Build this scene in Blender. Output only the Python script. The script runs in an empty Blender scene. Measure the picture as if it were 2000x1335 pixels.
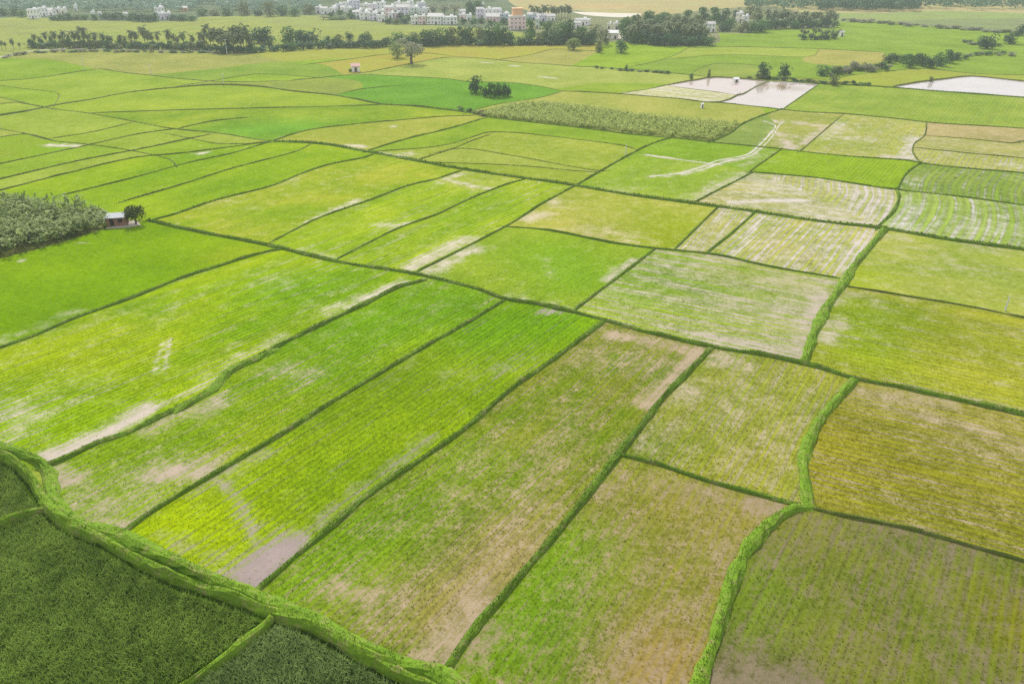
import bpy, math, random
import numpy as np
from mathutils import Vector, Matrix
from mathutils.geometry import delaunay_2d_cdt

random.seed(7); RNG = np.random.default_rng(7)
R = math.radians
sc = bpy.context.scene
C = sc.collection

# ------------------------------------------------------------------ camera
H, F, PITCH = 60.0, 1500.0, math.atan(787/1500)
cd = bpy.data.cameras.new('camera'); cam = bpy.data.objects.new('camera', cd); C.objects.link(cam)
cam.location = (0, 0, H); cam.rotation_euler = (math.pi/2 - PITCH, 0, 0)
cd.sensor_width = 36; cd.lens = F/2000*36; cd.clip_end = 9000; cd.clip_start = 0.5
sc.camera = cam

# ------------------------------------------------------------------ world, sun, exposure
SUN_EL, SUN_AZ = 43, -16            # degrees; azimuth measured from +Y towards +X
w = bpy.data.worlds.new('World'); sc.world = w; w.use_nodes = True
nt = w.node_tree; bg = nt.nodes['Background']
sky = nt.nodes.new('ShaderNodeTexSky'); sky.sky_type = 'NISHITA'; sky.sun_disc = False
sky.sun_elevation = R(SUN_EL); sky.sun_rotation = R(SUN_AZ)
sky.air_density = 1.0; sky.dust_density = 4.0; sky.altitude = 100
tc = nt.nodes.new('ShaderNodeTexCoord'); ns = nt.nodes.new('ShaderNodeTexNoise')
ns.inputs['Scale'].default_value = 2.2; ns.inputs['Detail'].default_value = 6
rp = nt.nodes.new('ShaderNodeMapRange')
rp.inputs['From Min'].default_value = .3; rp.inputs['From Max'].default_value = .6
rp.inputs['To Min'].default_value = .45; rp.inputs['To Max'].default_value = .9
mx = nt.nodes.new('ShaderNodeMix'); mx.data_type = 'RGBA'
mx.inputs['B'].default_value = (10.5, 10.7, 11.0, 1)      # bright cloud cover
nt.links.new(tc.outputs['Generated'], ns.inputs['Vector']); nt.links.new(ns.outputs['Fac'], rp.inputs['Value'])
nt.links.new(rp.outputs['Result'], mx.inputs['Factor']); nt.links.new(sky.outputs['Color'], mx.inputs['A'])
nt.links.new(mx.outputs['Result'], bg.inputs['Color'])
bg.inputs['Strength'].default_value = 0.065
sd = bpy.data.lights.new('sun', 'SUN'); so = bpy.data.objects.new('sun', sd); C.objects.link(so)
sd.energy = 3.1; sd.angle = R(5); sd.color = (1, .955, .88)
sdir = Vector((math.sin(R(SUN_AZ))*math.cos(R(SUN_EL)), math.cos(R(SUN_AZ))*math.cos(R(SUN_EL)), math.sin(R(SUN_EL))))
so.rotation_euler = sdir.to_track_quat('Z', 'Y').to_euler(); so.location = (0, 200, 300)
sc.view_settings.view_transform = 'Standard'; sc.view_settings.look = 'None'
sc.view_settings.exposure = 0.5; sc.view_settings.gamma = 1
sc.cycles.use_denoising = False
sc.cycles.max_bounces = 6; sc.cycles.volume_bounces = 1; sc.cycles.transparent_max_bounces = 4
HAZE = 0.0002
GAIN = 1.75          # how much brighter a flat surface shows in the picture than its albedo

# ------------------------------------------------------------------ pixel <-> ground
sp, cp = math.sin(PITCH), math.cos(PITCH)
def G(x, y, z=0.0):
    u, v = (x-1000)/F, (667.5-y)/F
    dx, dy, dz = u, v*sp+cp, v*cp-sp
    t = (z-H)/dz
    return np.array((dx*t, dy*t, z))
def depth(p): return p[1]*cp + (H-p[2])*sp
def pxm(x, y): return F/depth(G(x, y))                       # pixels per metre across the view
def height_m(x, yb, yt):
    b = G(x, yb); v = (667.5-yt)/F                              # world height that reaches pixel row yt
    dy, dz = v*sp+cp, v*cp-sp
    return H + dz*(b[1]/dy)
def lin(c, k=1.0):
    out = []
    for a in c:
        a = a/255.0
        a = a/12.92 if a <= .04045 else ((a+.055)/1.055)**2.4
        out.append(min(.85, a*k))
    return tuple(out)
def alb(c):
    r, g, b = lin(c, 1.0/GAIN); return (r*1.03, g*.975, b)

# ------------------------------------------------------------------ mesh helpers
def mesh(name, V, faces, mats, midx=None, smooth=False):
    """faces: list of arrays (n,3) or (n,4); midx: list of material index per array"""
    V = np.asarray(V, dtype=np.float32)
    me = bpy.data.meshes.new(name)
    faces = [np.asarray(f, dtype=np.int32) for f in faces if len(f)]
    me.vertices.add(len(V)); me.vertices.foreach_set('co', V.ravel())
    nl = sum(f.size for f in faces); nf = sum(len(f) for f in faces)
    me.loops.add(nl); me.polygons.add(nf)
    me.loops.foreach_set('vertex_index', np.concatenate([f.ravel() for f in faces]))
    sizes = np.concatenate([np.full(len(f), f.shape[1], np.int32) for f in faces])
    starts = np.concatenate([[0], np.cumsum(sizes)[:-1]]).astype(np.int32)
    me.polygons.foreach_set('loop_start', starts)
    if midx is not None:
        me.polygons.foreach_set('material_index', np.concatenate([np.full(len(f), m, np.int32) for f, m in zip(faces, midx)]))
    me.polygons.foreach_set('use_smooth', np.full(nf, smooth))
    for m in (mats if isinstance(mats, (list, tuple)) else [mats]): me.materials.append(m)
    me.update(calc_edges=True); me.validate()
    return me
def link(name, me, parent=None, loc=None):
    o = bpy.data.objects.new(name, me); C.objects.link(o)
    if parent: o.parent = parent
    if loc is not None: o.location = loc
    return o
def structure(o): o['kind'] = 'structure'; return o
def thing(name, label, cat, loc, rz=0, group=None):
    o = bpy.data.objects.new(name, None); C.objects.link(o); o.empty_display_size = .3
    o.location = loc; o.rotation_euler = (0, 0, rz); o['label'] = label; o['category'] = cat
    if group: o['group'] = group
    return o

class MB:                                        # small mesh builder for boxes, prisms and tubes
    def __init__(s): s.v = []; s.q = []; s.t = []
    def box(s, x0, x1, y0, y1, z0, z1):
        n = len(s.v)
        s.v += [(x0,y0,z0),(x1,y0,z0),(x1,y1,z0),(x0,y1,z0),(x0,y0,z1),(x1,y0,z1),(x1,y1,z1),(x0,y1,z1)]
        s.q += [[n+a for a in f] for f in ((0,3,2,1),(4,5,6,7),(0,1,5,4),(1,2,6,5),(2,3,7,6),(3,0,4,7))]
        return s
    def quad8(s, P):
        n = len(s.v); s.v += [tuple(p) for p in P]
        s.q += [[n+a for a in f] for f in ((0,3,2,1),(4,5,6,7),(0,1,5,4),(1,2,6,5),(2,3,7,6),(3,0,4,7))]
        return s
    def tube(s, pts, rad, k=7):
        pts = [Vector(p) for p in pts]; n0 = len(s.v)
        for i, p in enumerate(pts):
            d = (pts[min(i+1, len(pts)-1)] - pts[max(i-1, 0)]).normalized()
            a = d.cross(Vector((0, 1, .013))).normalized() if abs(d.y) < .9 else d.cross(Vector((1, 0, 0))).normalized()
            b = d.cross(a)
            for j in range(k):
                t = 2*math.pi*j/k
                s.v.append(tuple(p + (a*math.cos(t) + b*math.sin(t))*rad[i]))
        for i in range(len(pts)-1):
            for j in range(k):
                s.q.append([n0+i*k+j, n0+i*k+(j+1) % k, n0+(i+1)*k+(j+1) % k, n0+(i+1)*k+j])
        n = len(s.v); s.v.append(tuple(pts[-1]))
        for j in range(k): s.t.append([n0+(len(pts)-1)*k+j, n0+(len(pts)-1)*k+(j+1) % k, n])
        return s
    def me(s, name, mat, smooth=False): return mesh(name, s.v, [f for f in (s.q, s.t)], mat, smooth=smooth)

# ------------------------------------------------------------------ materials
def newmat(name):
    m = bpy.data.materials.new(name); m.use_nodes = True
    t = m.node_tree; b = t.nodes['Principled BSDF']
    return m, t, b
def N(t, kind, **kw):
    n = t.nodes.new(kind)
    for k, v in kw.items():
        if k in n.inputs: n.inputs[k].default_value = v
        else: setattr(n, k, v)
    return n
def L(t, a, b): t.links.new(a, b)
def math_n(t, op, a, b=None, c=None):
    n = t.nodes.new('ShaderNodeMath'); n.operation = op
    for i, x in enumerate((a, b, c)):
        if x is None: continue
        if isinstance(x, (int, float)): n.inputs[i].default_value = x
        else: t.links.new(x, n.inputs[i])
    return n.outputs[0]
def mixc(t, f, a, b):
    n = t.nodes.new('ShaderNodeMix'); n.data_type = 'RGBA'
    for k, x in (('Factor', f), ('A', a), ('B', b)):
        if isinstance(x, (int, float)): n.inputs[k].default_value = x
        elif isinstance(x, tuple): n.inputs[k].default_value = (*x[:3], 1)
        else: t.links.new(x, n.inputs[k])
    return n.outputs['Result']
def noise(t, vec, scale, detail=2, rough=.5):
    n = N(t, 'ShaderNodeTexNoise', Scale=scale, Detail=detail, Roughness=rough); L(t, vec, n.inputs['Vector'])
    return n.outputs['Fac']
def scalec(t, col, f):
    n = t.nodes.new('ShaderNodeVectorMath'); n.operation = 'SCALE'
    L(t, col, n.inputs[0]); L(t, f, n.inputs['Scale']); return n.outputs[0]

def field_material():
    m, t, b = newmat('rice_field_ground')
    at = lambda n: N(t, 'ShaderNodeAttribute', attribute_name=n)
    c1, c2, c3, rc, pr = at('c1'), at('c2'), at('c3'), at('rc'), at('prm')
    pos = N(t, 'ShaderNodeNewGeometry').outputs['Position']
    sx = N(t, 'ShaderNodeSeparateXYZ'); L(t, pr.outputs['Vector'], sx.inputs[0])
    mud, rowc, spk = sx.outputs
    # rows: stretched noise in row space + regular drill lines
    mp = N(t, 'ShaderNodeMapping'); mp.inputs['Scale'].default_value = (1, .035, 1); L(t, rc.outputs['Vector'], mp.inputs['Vector'])
    st = noise(t, mp.outputs[0], 1.15, 4, .65)
    mp2 = N(t, 'ShaderNodeMapping'); mp2.inputs['Scale'].default_value = (.22, .03, 1); L(t, rc.outputs['Vector'], mp2.inputs['Vector'])
    st2 = noise(t, mp2.outputs[0], 1, 2, .5)
    sr = N(t, 'ShaderNodeSeparateXYZ'); L(t, rc.outputs['Vector'], sr.inputs[0])
    mp3 = N(t, 'ShaderNodeMapping'); mp3.inputs['Scale'].default_value = (3.1, .06, 1); L(t, rc.outputs['Vector'], mp3.inputs['Vector'])
    st3 = noise(t, mp3.outputs[0], 1, 3, .6)
    wob = noise(t, rc.outputs['Vector'], .12, 2)
    ph = math_n(t, 'MULTIPLY_ADD', wob, .7, sr.outputs[0])
    wave = math_n(t, 'SINE', math_n(t, 'MULTIPLY', ph, 2*math.pi))
    big = noise(t, pos, .045, 3, .55); mid = noise(t, pos, .33, 3, .6); fine = noise(t, pos, 2.6, 5, .8)
    clump = noise(t, pos, 1.1, 2, .6)
    # seedlings thin out towards bare mud
    rows = math_n(t, 'ADD', math_n(t, 'MULTIPLY', math_n(t, 'SUBTRACT', st, .5), 2.3), math_n(t, 'MULTIPLY', wave, .2))
    rows = math_n(t, 'ADD', rows, math_n(t, 'MULTIPLY', math_n(t, 'SUBTRACT', st3, .5), 2.0))
    rows = math_n(t, 'MULTIPLY', rows, rowc)
    v = math_n(t, 'ADD', mud, rows)
    v = math_n(t, 'ADD', v, math_n(t, 'MULTIPLY', math_n(t, 'SUBTRACT', mid, .5), 1.15))
    v = math_n(t, 'ADD', v, math_n(t, 'MULTIPLY', math_n(t, 'SUBTRACT', clump, .5), math_n(t, 'MULTIPLY', spk, 1.3)))
    v = math_n(t, 'ADD', v, math_n(t, 'MULTIPLY', math_n(t, 'SUBTRACT', fine, .5), math_n(t, 'MULTIPLY_ADD', spk, 1.5, .5)))
    mr = N(t, 'ShaderNodeMapRange', interpolation_type='SMOOTHSTEP'); L(t, v, mr.inputs['Value'])
    mr.inputs['From Min'].default_value = .12; mr.inputs['From Max'].default_value = 1.05
    bare = mr.outputs['Result']
    f = math_n(t, 'ADD', math_n(t, 'MULTIPLY_ADD', math_n(t, 'SUBTRACT', big, .5), 2.6, .5), math_n(t, 'MULTIPLY', math_n(t, 'SUBTRACT', st2, .5), math_n(t, 'MULTIPLY', rowc, 2.2)))
    f = math_n(t, 'ADD', f, math_n(t, 'MULTIPLY', math_n(t, 'SUBTRACT', mid, .5), .8))
    cl = N(t, 'ShaderNodeClamp'); L(t, f, cl.inputs['Value'])
    green = mixc(t, cl.outputs[0], c1.outputs['Color'], c2.outputs['Color'])
    br = math_n(t, 'ADD', math_n(t, 'MULTIPLY_ADD', fine, 1.1, .1), math_n(t, 'MULTIPLY', clump, .7))
    br = math_n(t, 'ADD', br, math_n(t, 'MULTIPLY', wave, math_n(t, 'MULTIPLY', rowc, -.26)))
    br = math_n(t, 'ADD', br, math_n(t, 'MULTIPLY', math_n(t, 'SUBTRACT', st, .5), math_n(t, 'MULTIPLY', rowc, -1.7)))
    br = math_n(t, 'ADD', br, math_n(t, 'MULTIPLY', math_n(t, 'SUBTRACT', st3, .5), math_n(t, 'MULTIPLY', rowc, -1.1)))
    br = math_n(t, 'ADD', br, math_n(t, 'MULTIPLY', math_n(t, 'SUBTRACT', big, .5), .5))
    br = math_n(t, 'ADD', br, math_n(t, 'MULTIPLY', math_n(t, 'SUBTRACT', mid, .5), .35))
    green = scalec(t, green, br)
    mudc = scalec(t, c3.outputs['Color'], math_n(t, 'MULTIPLY_ADD', fine, .5, math_n(t, 'MULTIPLY_ADD', mid, .5, math_n(t, 'MULTIPLY_ADD', st, .3, .32))))
    L(t, mixc(t, bare, green, mudc), b.inputs['Base Color'])
    L(t, math_n(t, 'MULTIPLY_ADD', bare, -.3, .85), b.inputs['Roughness'])
    L(t, math_n(t, 'MULTIPLY', bare, .35), b.inputs['Specular IOR Level'])
    hgt = math_n(t, 'ADD', math_n(t, 'MULTIPLY', fine, .8), math_n(t, 'MULTIPLY', st, math_n(t, 'MULTIPLY', rowc, -.5)))
    bp = N(t, 'ShaderNodeBump', Strength=.55, Distance=.25); L(t, hgt, bp.inputs['Height']); L(t, bp.outputs[0], b.inputs['Normal'])
    return m
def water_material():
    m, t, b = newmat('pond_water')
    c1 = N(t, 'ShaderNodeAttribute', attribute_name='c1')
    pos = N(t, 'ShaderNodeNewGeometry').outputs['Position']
    L(t, scalec(t, c1.outputs['Color'], math_n(t, 'MULTIPLY_ADD', noise(t, pos, .08, 3), .3, .85)), b.inputs['Base Color'])  # base colour includes painted sky reflection, on top of the silty tone
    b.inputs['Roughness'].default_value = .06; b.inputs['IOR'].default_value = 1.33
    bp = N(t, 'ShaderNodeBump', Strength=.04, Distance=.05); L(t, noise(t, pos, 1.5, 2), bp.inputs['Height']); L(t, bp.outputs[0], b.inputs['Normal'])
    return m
def grass_material(name, lo, hi, dry=None, s=1.0, island=True):
    m, t, b = newmat(name)
    g = N(t, 'ShaderNodeNewGeometry'); pos = g.outputs['Position']
    n1 = noise(t, pos, .5*s, 3, .6); n2 = noise(t, pos, 3.0*s, 3, .6)
    k = math_n(t, 'ADD', math_n(t, 'MULTIPLY', n1, .5), math_n(t, 'MULTIPLY', n2, .5))
    if island: k = math_n(t, 'ADD', math_n(t, 'MULTIPLY', k, .7), math_n(t, 'MULTIPLY', g.outputs['Random Per Island'], .3))
    mr = N(t, 'ShaderNodeMapRange'); L(t, k, mr.inputs['Value']); mr.inputs['From Min'].default_value = .3; mr.inputs['From Max'].default_value = .7
    col = mixc(t, mr.outputs[0], lo, hi)
    if dry:
        mr2 = N(t, 'ShaderNodeMapRange'); L(t, noise(t, pos, .9*s, 4, .7), mr2.inputs['Value'])
        mr2.inputs['From Min'].default_value = .52; mr2.inputs['From Max'].default_value = .72
        col = mixc(t, mr2.outputs[0], col, dry)
    L(t, col, b.inputs['Base Color']); b.inputs['Roughness'].default_value = .75; b.inputs['Specular IOR Level'].default_value = .06
    bp = N(t, 'ShaderNodeBump', Strength=.7, Distance=.2); L(t, n2, bp.inputs['Height']); L(t, bp.outputs[0], b.inputs['Normal'])
    return m
def leaf_material(name, lo, hi, trans=.3, patch=None):
    m, t, b = newmat(name)
    g = N(t, 'ShaderNodeNewGeometry'); oi = N(t, 'ShaderNodeObjectInfo')
    k = math_n(t, 'ADD', math_n(t, 'MULTIPLY', g.outputs['Random Per Island'], .75), math_n(t, 'MULTIPLY', oi.outputs['Random'], .25))
    if patch:
        mp = N(t, 'ShaderNodeMapping'); mp.inputs['Scale'].default_value = (patch, patch*.45, patch); mp.inputs['Rotation'].default_value = (0, 0, .5); L(t, g.outputs['Position'], mp.inputs['Vector'])
        pn = math_n(t, 'ADD', noise(t, mp.outputs[0], 1, 4, .65), math_n(t, 'MULTIPLY', noise(t, g.outputs['Position'], .12, 2), .6))
        mr = N(t, 'ShaderNodeMapRange'); L(t, pn, mr.inputs['Value']); mr.inputs['From Min'].default_value = .58; mr.inputs['From Max'].default_value = 1.05
        k = math_n(t, 'MULTIPLY', math_n(t, 'ADD', math_n(t, 'MULTIPLY', k, .45), mr.outputs[0]), .85)
    col = mixc(t, k, lo, hi)
    L(t, col, b.inputs['Base Color']); b.inputs['Roughness'].default_value = .55; b.inputs['Specular IOR Level'].default_value = .1
    tr = N(t, 'ShaderNodeBsdfTranslucent'); L(t, col, tr.inputs['Color'])
    ms = N(t, 'ShaderNodeMixShader'); ms.inputs[0].default_value = trans
    L(t, b.outputs[0], ms.inputs[1]); L(t, tr.outputs[0], ms.inputs[2]); L(t, ms.outputs[0], t.nodes['Material Output'].inputs['Surface'])
    return m
def plain(name, c, rough=.8, var=.25, s=1.5, metal=0):
    m, t, b = newmat(name)
    tcx = N(t, 'ShaderNodeTexCoord').outputs['Object']
    n1 = noise(t, tcx, s, 4, .65)
    L(t, mixc(t, n1, tuple(x*(1-var) for x in c), tuple(min(.9, x*(1+var)) for x in c)), b.inputs['Base Color'])
    b.inputs['Roughness'].default_value = rough; b.inputs['Metallic'].default_value = metal
    return m
M = {}
M['field'] = field_material(); M['water'] = water_material()
M['bund'] = grass_material('bund_grass', (.045, .10, .008), (.14, .235, .018), (.22, .21, .08))
M['bund_big'] = grass_material('ditch_bank_grass', (.075, .16, .010), (.20, .33, .024), (.26, .25, .09))
M['bund_blade'] = grass_material('bund_blades', (.06, .135, .009), (.19, .31, .022), (.28, .28, .09))
M['ditch_blade'] = grass_material('ditch_blades', (.09, .18, .010), (.25, .38, .03), (.30, .32, .09))
M['crest_blade'] = grass_material('crest_blades', (.13, .21, .015), (.36, .44, .05), (.40, .40, .14))
M['bund_far'] = grass_material('bund_grass_dull', (.07, .10, .015), (.145, .185, .033), (.2, .18, .08))
M['ground'] = grass_material('far_ground', (.09, .15, .02), (.2, .25, .05), (.28, .24, .12), s=.06, island=False)
M['track'] = plain('pale_dirt_track', (.42, .38, .31), .9, .2, .4)
M['sand'] = plain('dry_sand', (.5, .45, .38), .9, .12, .05)
M['wetmud'] = plain('wet_pale_mud', (.5, .46, .41), .4, .3, .5)
def weedy(m, green, s):                                      # weeds break up a bare surface
    t = m.node_tree; b = t.nodes['Principled BSDF']; src = b.inputs['Base Color'].links[0].from_socket
    pos = N(t, 'ShaderNodeNewGeometry').outputs['Position']
    r_ = N(t, 'ShaderNodeMapRange'); L(t, noise(t, pos, s, 4, .7), r_.inputs['Value']); r_.inputs['From Min'].default_value = .5; r_.inputs['From Max'].default_value = .62
    L(t, mixc(t, r_.outputs[0], src, green), b.inputs['Base Color'])
weedy(M['wetmud'], (.2, .28, .05), .22); weedy(M['track'], (.2, .22, .08), .15)
M['trunk'] = plain('bark', (.13, .10, .075), .9, .4, 4)
M['palmtrunk'] = plain('palm_bark', (.12, .10, .08), .9, .3, 3)

# ------------------------------------------------------------------ field lines, traced once (pixels) and laid on the ground
VP1, VP2 = (2174, -123), (-2050, -110)
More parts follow.
